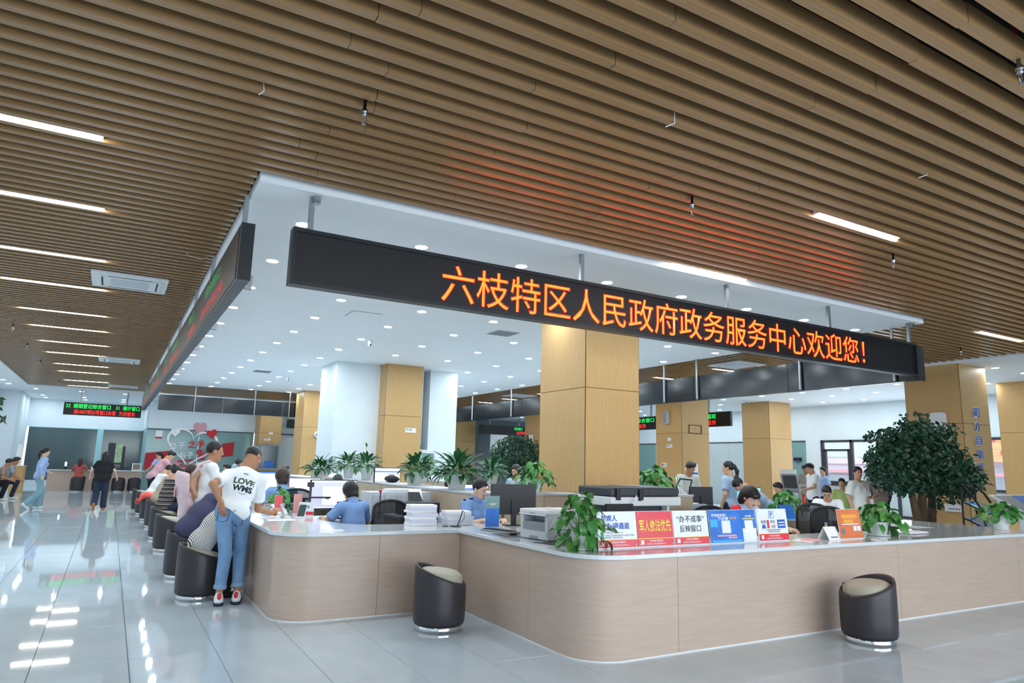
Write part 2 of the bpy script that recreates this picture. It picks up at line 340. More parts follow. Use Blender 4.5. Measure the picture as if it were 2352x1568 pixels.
STRIPS = [(-1.62, -.34, y) for y in (5.98, 7.9, 9.98, 11.97, 14.2, 16.15, 18.2, 20.28, 22.78, 24.86, 27.93, 30.1)] + [(5.67, 6.93, 3.98), (5.67, 6.93, 5.95), (5.67, 6.93, -.1), (5.67, 6.93, -2.0), (-1.62, -.34, 1.9), (-1.62, -.34, -.1)] + [(12.78, 14.2, y) for y in (6.03, 12.08, 14.2, 16.2, 18.3, 20.3, 22.8, 24.9)]  # front strips at and behind the camera are unseen, added to brighten the floor
def gap_y(y): k = round((y-SY0)/SP-.5); return SY0+(k+.5)*SP
srest = MB(); k = 0
def slat(x0, x1, y, part):
    dz = random.gauss(0, .0015); dy = random.gauss(0, .002)
    if part: inst('slat', slat_me, ceil, ((x0+x1)/2, y+dy, SZ+dz), (0, 0, random.gauss(0, .0004)), (x1-x0, 1, 1))
    else: srest.box((x0, y-SW/2+dy, SZ+dz), (x1, y+SW/2+dy, SZ+SH+dz))
while True:
    y = SY0+k*SP; k += 1
    if y > 30.55: break
    if y < 6.03:
        cuts = sorted([-2.86, 15.56]+[x+random.uniform(-.25, .25) for x in (1.2+1.1*(k % 3 == 0), 4.6-.7*(k % 2), 8.2, 11.9)])
        for a, b in zip(cuts, cuts[1:]): slat(a+.002, b-.002, y, y > .3)
    else:
        slat(-2.86, .855, y, y < 13.5); slat(11.16, 15.56, y, y < 13.0)
        if y > 26.35: slat(.86, 11.15, y, False)
tag(srest.build('slat_field', 'slat_wood', ceil), kind='stuff')
# ================================================================ columns clad in wood panels
def column(x0, y0, x1, y1, zt=3.9, seam=2.61, nm='column'):
    g = .012; core = struct(nm, MB().box((x0+.02, y0+.02, 0), (x1-.02, y1-.02, zt+.05)), 'gap_dark')
    for za, zb in ((0, seam-.004), (seam+.004, zt)):
        for a, b in (((x0+g, y0, za), (x1-g, y0+.03, zb)), ((x0+g, y1-.03, za), (x1-g, y1, zb)), ((x0, y0+g, za), (x0+.03, y1-g, zb)), ((x1-.03, y0+g, za), (x1, y1-g, zb))):
            MB().box(a, b).build('panel', 'column_wood', core)
    for cx, cy in ((x0, y0), (x1, y0), (x0, y1), (x1, y1)):
        MB().cbox((cx+(.012 if cx == x0 else -.012), cy+(.012 if cy == y0 else -.012), zt/2), (.016, .016, zt)).build('corner_trim', 'trim_chrome', core)
    return core
for nm, x0, x1, y0 in (('column_front', 5.77, 6.77, 7.93), ('column_middle', 5.76, 6.75, 16.3), ('column_rear', 5.77, 6.77, 24.85), ('column_back', 5.78, 6.76, 33.05),
                       ('column_right_front', 15.71, 16.83, 7.93), ('column_right_middle', 15.67, 16.87, 16.33), ('column_right_rear', 15.67, 16.87, 24.8), ('column_right_back', 15.67, 16.87, 33.1),
                       ('column_side_front', 19.83, 20.95, 7.93), ('column_side_middle', 19.79, 20.93, 16.33)):
    column(x0, y0, x1, y0+(1.21 if y0 < 33 else 1.2) if nm != 'column_middle' else 16.8, nm=nm)
# ================================================================ service counter
def arc(cx, cy, r, a0, a1, n=10): return [(cx+r*math.cos(math.radians(a0+(a1-a0)*i/n)), cy+r*math.sin(math.radians(a0+(a1-a0)*i/n))) for i in range(n+1)]
def path(off):
    L, F, S, F2, Rr = 1.46+off, 6.76+off, 3.305+off, 4.48+off, 10.62-off; r = .36-off
    return [(L, 27.2), (L, F+r)] + arc(L+r, F+r, r, 180, 270)[1:] + [(S, F), (S, F2+r)] + arc(S+r, F2+r, r, 180, 270)[1:] + [(Rr, F2), (Rr, 27.2)]
def cum(p):
    d = [0]
    for a, b in zip(p, p[1:]): d.append(d[-1]+math.dist(a, b))
    return d
def sub(p, s0, s1):
    d = cum(p); out = []
    def at(s):
        for i in range(len(d)-1):
            if d[i] <= s <= d[i+1]+1e-9: t = (s-d[i])/max(1e-9, d[i+1]-d[i]); return (p[i][0]+(p[i+1][0]-p[i][0])*t, p[i][1]+(p[i+1][1]-p[i][1])*t)
    out.append(at(s0)); out += [q for q, s in zip(p, d) if s0+1e-4 < s < s1-1e-4]; out.append(at(s1)); return out
ctr = thing('service_counter', 'long wood-grain service counter with rounded corners running round the staff area', 'counter', (1.46, 6.76, 0))
ctr.location = (0, 0, 0)
po, pi = path(0), path(.03); do = cum(po)
def s_of(x, y): return min(((math.dist((x, y), q)), s) for q, s in zip(po, do))[1]
sA = s_of(1.46, 7.12); sB = s_of(3.305, 6.76); seams = [0] + [sA-13+i*1.5 for i in range(1, 9)]
s_front = [sB-.885, sB, sB+1.4, s_of(3.665, 4.48)+.56, s_of(3.665, 4.48)+3.69, s_of(3.665, 4.48)+6.2, s_of(10.62, 4.48)]
seams += s_front + [s_front[-1]+3*i for i in range(1, 7)] + [do[-1]]
ti, tdo = cum(pi)[-1], do[-1]
for a, b in zip(seams, seams[1:]):
    g = .0018; o_ = sub(po, a+g, b-g)
    if len(o_) < 2: continue
    n = len(o_); nor = []
    for i in range(n):
        p0, p1 = o_[max(i-1, 0)], o_[min(i+1, n-1)]; t = Vector((p1[0]-p0[0], p1[1]-p0[1])).normalized(); nor.append((-t.y, t.x))
    i_ = [(p[0]+m[0]*.025, p[1]+m[1]*.025) for p, m in zip(o_, nor)]
    mb = MB(); vs = [(x, y, .012) for x, y in o_]+[(x, y, .775) for x, y in o_]+[(x, y, .012) for x, y in i_]+[(x, y, .775) for x, y in i_]
    fs = [(i, i+1, n+i+1, n+i) for i in range(n-1)]+[(2*n+i+1, 2*n+i, 3*n+i, 3*n+i+1) for i in range(n-1)]+[(n+i, n+i+1, 3*n+i+1, 3*n+i) for i in range(n-1)]+[(0, n, 3*n, 2*n), (n-1, 3*n-1, 4*n-1, 2*n-1)]
    mb.add(vs, fs).build('panel', 'counter_wood', ctr, smooth=True, auto=True)
n = len(po); p2 = path(.028)
MB().wallpath(p2, 0, .775).build('backing', 'desk_wood', ctr)
MB().add([(x, y, 0) for x, y in path(-.004)]+[(x, y, .012) for x, y in path(-.004)]+[(x, y, .012) for x, y in po], [(i, i+1, n+i+1, n+i) for i in range(n-1)]+[(n+i, n+i+1, 2*n+i+1, 2*n+i) for i in range(n-1)]).build('skirting', 'plastic_white', ctr)
inner = [(9.6, 27.2), (9.6, 5.32), (4.55, 5.22), (4.32, 5.3), (4.22, 5.5), (4.22, 7.43), (2.75, 7.43), (2.5, 7.46), (2.32, 7.6), (2.22, 7.9), (2.2, 8.35), (2.2, 27.2)]
wt = MB().prism(path(-.055)+inner, .775, .81).build('worktop', 'stone', bev=.004)
tag(wt, 'glossy white stone worktop lying along the whole service counter', 'worktop')
# ================================================================ downlights
ORD = ['first', 'second', 'third', 'fourth', 'fifth', 'sixth', 'seventh', 'eighth', 'ninth', 'tenth', 'eleventh', 'twelfth', 'thirteenth', 'fourteenth', 'fifteenth', 'sixteenth', 'seventeenth']
rim_me = MB().lathe([(.07, -.002), (.086, -.006), (.09, 0), (.07, .006)], 20).mesh('trim_ring', 'lamp_rim', True)
lens_me = MB().add([(.07*math.cos(-a*math.pi/6), .07*math.sin(-a*math.pi/6), -.003) for a in range(12)], [tuple(range(12))]).mesh('lens', 'lamp')
def downlight(x, y, label, group):
    t = thing('downlight', label, 'ceiling light', (x, y, 3.8995), 0, group)
    inst('trim_ring', rim_me, t); inst('lens', lens_me, t)
BLOCK = [(5.7, 7.85, 6.85, 9.2), (4.55, 16.2, 8.05, 18.3), (5.7, 24.75, 6.85, 26.1)]
for j in range(13):
    for i in range(8):
        x, y = 1.48+1.326*i, 7.03+1.58*j
        if any(a < x < c and b < y < d for a, b, c, d in BLOCK) or y > 26.15: continue
        downlight(x, y, f'round white ceiling downlight in the {ORD[j]} row behind the front LED sign, {ORD[i]} from left', 'downlights in the white centre ceiling')
for j, y in enumerate((7.8, 9.3, 10.83, 12.34, 13.82, 15.35, 17.0, 18.5, 20.1, 21.6, 23.1, 24.7, 27.7, 30.7)):
    for i, x in enumerate((17.0 if j == 0 else 16.7, 18.3, 19.75, 21.4)):
        if (i == 0 and j not in (0, 2, 3)) or (19.7 < x < 21 and (7.9 < y < 9.2 or 16.3 < y < 17.6)) or (j == 0 and i > 1): continue
        downlight(x, y, f'round downlight in the right side ceiling near the windows, row {ORD[j]}, {ORD[i]} from the slats', 'downlights in the right side ceiling')
for j, y in enumerate((32.13, 35.53, 37.1)):
    for i, x in enumerate((-2.76, -1.245, .27)):
        downlight(x, y, f'small round downlight over the far left counter, {ORD[j]} row, {ORD[i]} from the left wall', 'downlights over the far counter')
for i in range(9): downlight(1.78+1.51*i, 32.13, f'round downlight over the wall with the heart display, {ORD[i]} from the left', 'downlights over the heart wall')
for j in range(17): downlight(-3.45, 6.5+1.5*j, f'round downlight in the left side ceiling along the white wall, {ORD[j]} from the front', 'downlights in the left side ceiling')
# ================================================================ strip lamps between the slats
for n, (x0, x1, y) in enumerate(STRIPS):
    y = gap_y(y); zone = 'over the left aisle' if x1 < 0 else ('over the front hall' if x1 < 8 else 'over the right aisle')
    k = sum(1 for s in STRIPS[:n] if (s[1] < 0) == (x1 < 0) and (s[1] < 8) == (x1 < 8))
    t = thing('strip_light', f'thin linear ceiling light set between wood slats {zone}, {ORD[k]} from the front', 'ceiling light', ((x0+x1)/2, y, SZ), 0, 'linear lights in the slat ceiling')
    L = x1-x0
    MB().box((-L/2-.02, -.045, .02), (L/2+.02, .045, .07)).build('housing', 'lamp_rim', t)
    if x1 > 5 and x1 < 8 and y < 5:
        MB().box((-L/2, -.04, .004), (L/2, -.006, .02)).build('diffuser', 'strip_lamp', t); MB().box((-L/2+.05, .008, .0), (L/2+.05, .04, .02)).build('diffuser', 'strip_lamp', t)
    else: MB().box((-L/2, -.038, .006), (L/2, .038, .02)).build('diffuser', 'strip_lamp', t)
# ================================================================ ceiling cassettes
def cassette(x, y, label):
    t = thing('air_conditioner', label, 'air conditioner', (x, y, SZ-.03), 0, 'ceiling cassettes')
    h = .475
    MB().prism(rrect(-h, -h, h, h, .03), 0, .03).build('frame', 'plastic_white', t, bev=.006)
    MB().prism(rrect(-.4, -.4, .4, .4, .12), -.012, 0).build('face', 'plastic_white', t, bev=.006)
    MB().prism(rrect(-.24, -.24, .24, .24, .05), -.016, -.012).build('grille', 'plastic_grey', t)
    for a in range(4):
        m = MB(); m.X = Matrix.Rotation(a*math.pi/2, 4, 'Z'); m.box((-.27, .33, -.016), (.27, .352, -.0125)); m.build('louver', 'gap_dark', t)
        m = MB(); m.X = Matrix.Rotation(a*math.pi/2, 4, 'Z'); m.tube([(.28, .345, -.014), (.325, .325, -.014), (.345, .28, -.014)], .008, 5); m.build('corner_slot', 'plastic_grey', t)
cassette(-.02, 11.02, 'white square ceiling cassette air conditioner nearest in the left aisle'); cassette(-.05, 20.7, 'white ceiling cassette air conditioner in the middle of the left aisle')
cassette(.15, 28.75, 'white ceiling cassette air conditioner at the far end of the left aisle'); cassette(12.5, 11.18, 'white ceiling cassette air conditioner seen under the right end of the LED sign'); cassette(12.5, 21.2, 'white ceiling cassette air conditioner seen left of the big front column')
# ================================================================ sprinklers, hatches, sensors
spr = MB().lathe([(.012, .12), (.012, .05), (.022, .05), (.024, .03), (.016, .02), (.02, .01), (.01, 0)], 10); spr_me = spr.mesh('cap', 'steel', True)
spa = MB().tube([(.014, 0, 0), (.016, 0, -.03), (.004, 0, -.055)], .003, 5).tube([(-.014, 0, 0), (-.016, 0, -.03), (-.004, 0, -.055)], .003, 5); spa_me = spa.mesh('yoke', 'steel')
spd_me = MB().lathe([(.016, -.056), (.018, -.06), (.004, -.062)], 10).mesh('deflector', 'steel'); spp_me = MB().cyl((0, 0, .12), (0, 0, .6), .013, 8).mesh('pipe', 'deep_red')
for x, y, w_ in ((1.267, 4.35, 'left of the front LED lettering'), (4.357, 4.356, 'above the middle of the LED lettering'), (7.42, 4.33, 'above the right end of the LED lettering'), (4.404, 1.734, 'in the top right corner of the view'), (14.06, 7.02, 'beside the right column top'), (-1.9, 16.2, 'in the left aisle, nearest one'), (-1.9, 18.9, 'in the left aisle, second one'), (-1.9, 22.3, 'in the left aisle, third one'), (-1.8, 28.3, 'in the left aisle, farthest one')):
    t = thing('sprinkler', f'metal fire sprinkler hanging from the slats {w_}', 'sprinkler', (x, y, 3.84), 0, 'fire sprinklers')
    for nme, me in (('cap', spr_me), ('yoke', spa_me), ('deflector', spd_me), ('pipe', spp_me)): inst(nme, me, t)
t = thing('access_hatch', 'square flush access hatch in the white ceiling', 'hatch', (3.43, 11.03, 3.899)); MB().box((-.245, -.245, -.003), (.245, .245, .001)).build('gap', 'gap_dark', t); MB().box((-.24, -.24, -.006), (.24, .24, -.002)).build('cover', 'ceiling_white', t)
for x, y, w_ in ((6.11, 11.0, 'near the big column'), (3.48, 20.25, 'far back on the left')):
    t = thing('ceiling_grille', f'square grey ventilation grille in the white ceiling {w_}', 'grille', (x, y, 3.898), 0, 'ceiling grilles'); MB().box((-.24, -.24, -.006), (.24, .24, .002)).build('frame', 'plastic_grey', t)
    for k in range(9): MB().box((-.21, -.21+k*.05, -.01), (.21, -.19+k*.05, -.006)).build('fin', 'plastic_mid', t)
for x, y, w_ in ((4.345, 13.4, 'in the white ceiling near the white wall'), (4.4, 21.2, 'far back in the white ceiling'), (18.9, 16.6, 'in the right side ceiling')):
    t = thing('security_camera', f'small white ceiling security camera {w_}', 'camera', (x, y, 3.9), 0, 'ceiling security cameras')
    MB().lathe([(.05, 0), (.05, -.02), (.03, -.03)], 14).build('mount', 'plastic_white', t, smooth=True); MB().ell((0, 0, -.07), (.045, .045, .05)).build('ball', 'plastic_white', t, smooth=True); MB().cyl((0, -.02, -.08), (-.01, -.055, -.095), .018, 10).build('lens', 'plastic_black', t)
# loose white wires hanging between the slats
for pts, w_ in (([(3.2, 3.35, 3.99), (3.2, 3.35, 3.9), (3.14, 3.38, 3.87)], 'near the top middle'), ([(5.55, 2.9, 4.0), (5.57, 2.92, 3.93), (5.5, 2.95, 3.9)], 'at the top right'), ([(.62, 4.55, 4.0), (.63, 4.55, 3.93), (.6, 4.56, 3.9)], 'above the left corner of the white ceiling'), ([(.52, 9.1, 3.98), (.58, 9.0, 3.9), (.72, 9.05, 3.9), (.8, 9.1, 3.96)], 'beside the left LED sign')):
    tag(MB().tube(pts, .004, 5).build('loose_wire', 'plastic_white'), f'thin loose white wire dangling from the slats {w_}', 'wire', 'loose ceiling wires')
# ================================================================ LED signs
def box_sign(name, label, x0, x1, z0, z1, y, th, fr=.035, facing=None):
    """a sign box facing -y, built at the origin of its own Empty; rz turns it"""
    return None
t = thing('led_sign', 'long black LED sign with orange Chinese welcome lettering across the front', 'LED sign', (6.095, 6.19, 3.03))
W, H_ = 9.77, .53
MB().box((-W/2+.03, -.03, .03), (W/2-.03, .05, H_-.03)).build('display_face', 'sign_face', t)
f = MB(); f.box((-W/2, -.065, 0), (W/2, .06, .035)).box((-W/2, -.065, H_-.035), (W/2, .06, H_)).box((-W/2, -.065, .035), (-W/2+.035, .06, H_-.035)).box((W/2-.035, -.065, .035), (W/2, .06, H_-.035))
f.build('frame', 'black_metal', t)
o = letter('lettering', '六枝特区人民政府政务服务中心欢迎您！', 6.93, .395, (.065, -.034, .255), *FY, 'led_red', t, .008)  # wider red copy behind the orange core, drawn in as the letters' glow
letter('lettering_core', '六枝特区人民政府政务服务中心欢迎您！', 6.92, .385, (.065, -.036, .255), *FY, 'led_orange', o, -.008)
for x in (-4.72, -1.64, .7, 2.8, 4.82): MB().box((x-.022, .0, H_-.01), (x+.022, .045, .87)).build('hanger_post', 'galv', t)
for x in (-4.69, 4.85): MB().box((x-.03, -.05, .80), (x+.03, .02, .86)).build('bracket', 'steel', t)
t = thing('led_sign', 'long dark LED sign with green and red text above the left counter', 'LED sign', (.80, 17.2, 3.05))
MB().box((0, -10.85, 0), (.11, 10.8, .53)).build('housing', 'sign_grey', t); MB().box((-.006, -10.8, .02), (0, 10.75, .51)).build('display_face', 'sign_face', t)
MB().box((0, -10.87, 0), (.115, -10.85, .53)).build('end_cap', 'black_metal', t)
y = -9.9
for a, b in (('综合窗口', '请H007到32号窗口办理'), ('窗口', '为您服务'), ('综合窗口', '请H007到32号窗口办理'), ('窗口', '为您服务'), ('综合窗口', '请H007到32号窗口办理'), ('窗口', '为您服务'), ('综合窗口', '请H007到32号窗口办理'), ('窗口', '为您服务')):
    wl = 1.3 if len(a) > 2 else .7; wr_ = 1.9 if len(b) > 5 else 1.0
    letter('lettering', a, wl, .13, (-.008, y+wl/2+.3, .37), *FX, 'led_green_side', t, 0.0); letter('lettering', b, wr_, .13, (-.008, y+wr_/2, .16), *FX, 'led_red_side', t, 0.0); y += 2.6
for yy in (-10.65, -8.25, -6.35, -3.6, -.9, 2.8, 6.5, 10): MB().box((.03, yy-.025, .53), (.07, yy+.025, .86)).build('hanger_post', 'galv', t); MB().box((.1, yy-.03, -.03), (.16, yy+.03, .1)).build('bracket', 'galv', t)
t = thing('sign_backing', 'black film covered back of the sign over the right counter', 'sign', (11.12, 16.2, 2.99))
for k in range(8):
    a = -10.0+k*2.5; MB().box((0, a+.006, 0), (.08, a+2.494, .54)).build('panel', 'film_black', t)
MB().box((-.02, -10.03, -.01), (.1, -10, .55)).build('end_cap', 'black_metal', t)
for yy in (6.59, 8.4, 11.05, 12.1, 14.4, 16.8, 19.28, 22.07, 24.6): MB().cyl((-.04, yy-16.2, .02), (-.04, yy-16.2, .91), .024, 10).build('hanger_post', 'steel', t)
t = thing('sign_backing', 'black film covered back of the sign over the far end of the staff area', 'sign', (3.5, 26.15, 3.0))
for k in range(4):
    a = -2.28+k*2.05; MB().box((a+.01, 0, 0), (a+2.04, .08, .53)).build('panel', 'film_black', t)
for xx in (2.345, 4.333, 5.55): MB().cyl((xx-3.5, -.04, .0), (xx-3.5, -.04, .9), .024, 10).build('hanger_post', 'steel', t)
MB().box((-2.3, -.01, .53), (5.9, .02, .55)).build('top_rail', 'steel', t)
def small_sign(name, label, W, H_, loc, rz, rows, posts=True):
    t = thing('led_sign', label, 'LED sign', loc, rz)
    MB().box((-W/2, 0, 0), (W/2, .1, H_)).build('housing', 'black_metal', t, bev=.008); MB().box((-W/2+.03, -.004, .03), (W/2-.03, 0, H_-.03)).build('display_face', 'sign_face', t)
    for s, w_, x, z, h, m in rows: letter('lettering', s, w_, h, (x, -.006, z), *FY, m.replace('led_red', 'led_red_small'), t, 0.0)
    if posts:
        for x in (-W*.3, W*.3): MB().box((x-.025, .03, H_), (x+.025, .08, 3.9-loc[2])).build('hanger_post', 'galv', t)
    return t
small_sign('s', 'small hanging LED sign reading 32 and 31 over the far left counter', 2.62, .48, (-.41, 31.2, 2.92), 0,
  [('32  婚姻登记综合窗口', 1.48, -.5, .35, .17, 'led_green'), ('31  潮汐窗口', .82, .83, .35, .17, 'led_green'), ('请H007到32号窗口办理', 1.4, -.27, .13, .17, 'led_red'), ('为您服务', .56, .82, .13, .17, 'led_red')])
small_sign('s', 'hanging LED sign beyond the right column with green and red text', 4.9, .49, (17.6, 18.53, 2.92), math.radians(-90),
  [('综合窗口', 1.0, -1.75, .35, .16, 'led_green'), ('服务', .5, -1.95, .14, .16, 'led_red'), ('值班', .42, 1.62, .35, .16, 'led_green'), ('服务', .42, 1.62, .14, .16, 'led_red')])
small_sign('s', 'distant hanging LED sign seen above the tree left of the big column', 3.0, .5, (18.2, 32.3, 3.02), 0, [('综合窗口', .5, .85, .36, .15, 'led_green'), ('为您服务', .55, 1.0, .15, .15, 'led_red')])
small_sign('s', 'dark blank LED sign between the two far left columns', 1.2, .42, (7.7, 33.6, 2.9), 0, [])
# items fixed to columns and walls
def plate(name, label, cat, w_, h, centre, ax, m='plastic_white', th=.006, rows=(), group=None):
    t = thing(name, label, cat, centre, 0, group); R_, U_ = Vector(ax[0]), Vector(ax[1]); N_ = R_.cross(U_); q = MB()
    c = [R_*sx*w_/2+U_*sy*h/2 for sx, sy in ((-1, -1), (1, -1), (1, 1), (-1, 1))]
    q.add([p for p in c]+[p+N_*th for p in c], [(3, 2, 1, 0), (4, 5, 6, 7), (0, 1, 5, 4), (1, 2, 6, 5), (2, 3, 7, 6), (3, 0, 4, 7)]); q.build('board', m, t)
    for r in rows:
        s, wl, hl, dx, dy, mm, off = r
        if s is None:
            q = MB(); c = [R_*(dx+sx*wl/2)+U_*(dy+sy*hl/2)+N_*(th+.0008) for sx, sy in ((-1, -1), (1, -1), (1, 1), (-1, 1))]; q.add(c, [(0, 1, 2, 3)]); q.build('printed_field', mm, t)
        else: letter('lettering', s, wl, hl, R_*dx+U_*dy+N_*th, ax[0], ax[1], mm, t, off, .0012)
    return t
NS = [('禁止吸烟', .15, .045, -.04, .02, 'ink_black', .01), (None, .27, .012, 0, -.055, 'ink_orange', 0)]
plate('no_smoking_sign', 'small white no smoking plate on the middle wood column', 'sign', .28, .12, (6.47, 16.298, 2.26), FY, rows=NS, group='no smoking plates')
plate('no_smoking_sign', 'small white no smoking plate on the right middle column', 'sign', .26, .12, (15.668, 16.9, 2.2), FX, rows=NS, group='no smoking plates')
plate('no_smoking_sign', 'small white no smoking plate at the right edge of the view', 'sign', .3, .13, (19.828, 8.3, 2.23), FX, rows=NS, group='no smoking plates')
plate('notice_plate', 'small white notice plate low on the right middle column', 'sign', .24, .12, (15.668, 17.15, 1.6), FX, rows=[(None, .05, .07, -.07, 0, 'ink_black', 0), (None, .1, .02, .03, 0, 'ink_blue', 0)], group='white notice plates')
plate('notice_plate', 'small white label high on the right middle column', 'sign', .16, .1, (15.668, 16.9, 2.42), FX, group='white notice plates')
plate('no_smoking_sign', 'tiny white no smoking plate on the far left column', 'sign', .3, .1, (6.15, 33.048, 2.32), FY, rows=NS, group='no smoking plates')
plate('notice_plate', 'tiny white label above the no smoking plate on the far left column', 'sign', .18, .09, (6.3, 33.048, 2.6), FY, group='white notice plates')
plate('wall_frame', 'empty black picture frame bracket on the right middle column', 'frame', .02, .02, (16.25, 16.33, 2.75), FY, 'black_metal')
fo = bpy.data.objects[[o.name for o in bpy.data.objects if o.name.startswith('wall_frame')][0]]
for a, b in (((-.28, -.02, -.14), (.28, 0, -.12)), ((-.28, -.02, .12), (.28, 0, .14)), ((-.28, -.02, -.12), (-.26, 0, .12)), ((.26, -.02, -.12), (.28, 0, .12))): boxpart('frame_bar', a, b, 'black_metal', fo)
t = thing('wall_speaker', 'grey column speaker mounted at the top of the right middle column', 'speaker', (15.6, 16.95, 3.12)); MB().box((-.08, -.1, -.2), (.06, .1, .2)).build('cabinet', 'plastic_grey', t, bev=.01); MB().box((-.085, -.08, -.18), (-.08, .08, .18)).build('grille', 'plastic_mid', t)
t = thing('wall_camera', 'small round white camera on the rear left wood column', 'camera', (6.3, 24.8, 2.35)); MB().cyl((0, .05, .02), (0, -.12, -.02), .1, 16).build('body', 'plastic_white', t, bev=.01); MB().cyl((0, -.12, -.02), (0, -.125, -.022), .07, 14).build('lens', 'plastic_mid', t)
t = thing('distribution_box', 'white electrical box with grey window on the white wall', 'electrical box', (7.05, 16.74, 1.62)); MB().box((-.16, -.08, -.15), (.3, .03, .18)).build('case', 'plastic_white', t, bev=.01); MB().box((-.1, -.085, -.06), (.24, -.08, .1)).build('window', 'glass_teal', t)
# vertical blue letters on the right column
t = thing('column_lettering', 'vertical blue Chinese letters with white edges on the right column', 'lettering', (16.25, 7.925, 2.3))
for k, c in enumerate('网办自助区'):
    z = 2.862-k*.297-2.3; g = letter('letter_backing', c, .25, .235, (0, 0, z), *FY, 'ink_white', t, .05, .008); letter('letter_face', c, .225, .21, (0, 0, z), *FY, 'letter_blue', g, .015, .02)
t = thing('access_point', 'white rounded wireless box on the right column behind the tree', 'access point', (14.95, 7.925, 2.58)); 
t.location = (15.705, 8.42, 2.66); MB().prism(rrect(-.17, -.2, .17, .2, .07), 0, .06).build('shell', 'plastic_white', t, bev=.012).rotation_euler = (math.radians(90), 0, math.radians(-90))
t = thing('wall_unit', 'white box below the rounded wireless box on the right column', 'box', (15.70, 8.42, 2.3)); MB().box((-.05, -.13, -.07), (0, .13, .07)).build('case', 'plastic_white', t, bev=.01)
t = thing('wall_unit', 'white rounded box on the far wood column behind the left tree', 'box', (15.66, 25.4, 2.55)); MB().box((-.05, -.16, -.22), (0, .16, .22)).build('case', 'plastic_white', t, bev=.04)
t = thing('wall_socket', 'white square socket low on the right column', 'socket', (15.70, 8.6, .92)); MB().box((-.02, -.07, -.07), (0, .07, .07)).build('plate', 'plastic_white', t, bev=.004); MB().cyl((-.02, 0, 0), (-.024, 0, 0), .02, 10).build('hole', 'plastic_black', t)
t = thing('wall_socket', 'white wide outlet box low on the right column', 'socket', (15.70, 8.25, .82)); MB().box((-.04, -.18, -.08), (0, .18, .08)).build('plate', 'plastic_white', t, bev=.004); MB().box((-.042, -.14, -.03), (-.04, .1, -.015)).build('slot', 'plastic_black', t)
# posters in the far background
t = thing('framed_poster', 'silver framed dark poster on the far left column', 'poster', (6.3, 33.03, 1.55)); MB().box((-.5, -.04, -.6), (.45, 0, .55)).build('frame', 'galv', t); MB().box((-.42, -.045, -.52), (.37, -.04, .47)).build('picture', 'glass_dark', t); MB().box((-.2, -.047, -.5), (.2, -.045, -.2)).build('printed_field', 'board_blue', t)
t = thing('framed_picture', 'small grey framed panel on the far wood column behind the lilies', 'picture', (16.3, 33.08, 1.62)); MB().box((-.4, -.03, -.25), (.4, 0, .25)).build('frame', 'galv', t); MB().box((-.32, -.034, -.18), (.32, -.03, .18)).build('picture', 'glass_dark', t)
plate('hanging_notice', 'white notice reading 27-28 under the distant LED sign', 'sign', 1.1, .9, (17.9, 32.32, 2.57), FY, 'paper', rows=[('27-28', .5, .2, .2, 0, 'ink_grey', 0.0)])
# heart display on the teal glass at the far left
def heart(n=36, w_=1, h=1): 
    P = []
    for k in range(n):
        a = 2*math.pi*k/n; P.append((16*math.sin(a)**3/17*w_/2, (13*math.cos(a)-5*math.cos(2*a)-2*math.cos(3*a)-math.cos(4*a)+2.5)/14.5*h/2))
    return P
def flat(poly, y, th=.02): return MB().add([(x, y, z) for x, z in poly]+[(x, y-th, z) for x, z in poly], [tuple(range(len(poly))), tuple(range(2*len(poly)-1, len(poly)-1, -1))]+[(i, (i+1) % len(poly), len(poly)+(i+1) % len(poly), len(poly)+i) for i in range(len(poly))])
def rot2(P, a, dx, dz): return [(x*math.cos(a)-z*math.sin(a)+dx, x*math.sin(a)+z*math.cos(a)+dz) for x, z in P]
t = thing('heart_display', 'heart shaped wedding display with red ribbon stuck on teal glass', 'wall display', (3.3, 34.16, 1.75)); t.location = (3.12, 34.18, 1.8); t.scale = (1.14, 1, 1.08)
H1, H2 = rot2(heart(48, 2.0, 1.6), -.12, 0, 0), rot2(heart(48, 1.82, 1.42), -.12, 0, 0); n = len(H1); ring = MB()
ring.add([(x, 0, z) for x, z in H1]+[(x, 0, z) for x, z in H2]+[(x, -.05, z) for x, z in H1]+[(x, -.05, z) for x, z in H2], [(2*n+i, 2*n+(i+1) % n, 3*n+(i+1) % n, 3*n+i) for i in range(n)]+[(i, (i+1) % n, 2*n+(i+1) % n, 2*n+i) for i in range(n)]+[(n+(i+1) % n, n+i, 3*n+i, 3*n+(i+1) % n) for i in range(n)])
ring.build('heart_outline', 'ink_white', t)
flat([(-1.58, -.86), (-.7, -.7), (-.75, -.1), (-1.56, -.22)], -.005).build('ribbon', 'deep_red', t); flat([(.8, -.36), (1.56, -.22), (1.58, .34), (.88, .2)], -.005).build('ribbon', 'deep_red', t)
for (w_, h, a, x, z, m) in ((.42, .4, .3, .72, .62, 'red'), (.36, .34, 0, -.62, .62, 'ink_white'), (.5, .42, 0, -.2, -.85, 'red'), (.46, .42, 0, .42, -.75, 'ink_white'), (.5, .6, 0, .25, .8, 'pink'), (.5, .6, 0, -.55, -.75, 'pink')):
    flat(rot2(heart(28, w_, h), a, x, z), -.01 if m == 'pink' else -.05).build('small_heart', m, t)
R15 = ((math.cos(.1), 0, math.sin(.1)), (-math.sin(.1), 0, math.cos(.1)))
for s, w_, x, z, m, off, h in (('执子', .56, -.5, .12, 'ink_white', .02, .27), ('之手', .62, .18, .2, 'red', .02, .3), ('与子', .52, -.14, -.26, 'ink_white', .02, .25), ('偕老', .66, .52, -.14, 'red', .03, .34)): letter('lettering', s, w_, h, (x, -.03, z), *R15, m, t, off)
letter('lettering', '信任', .26, .12, (-.2, -.075, -.8), *FY, 'ink_white', t, .01); letter('lettering', '理解', .24, .1, (.42, -.075, -.7), *FY, 'red', t, .01)
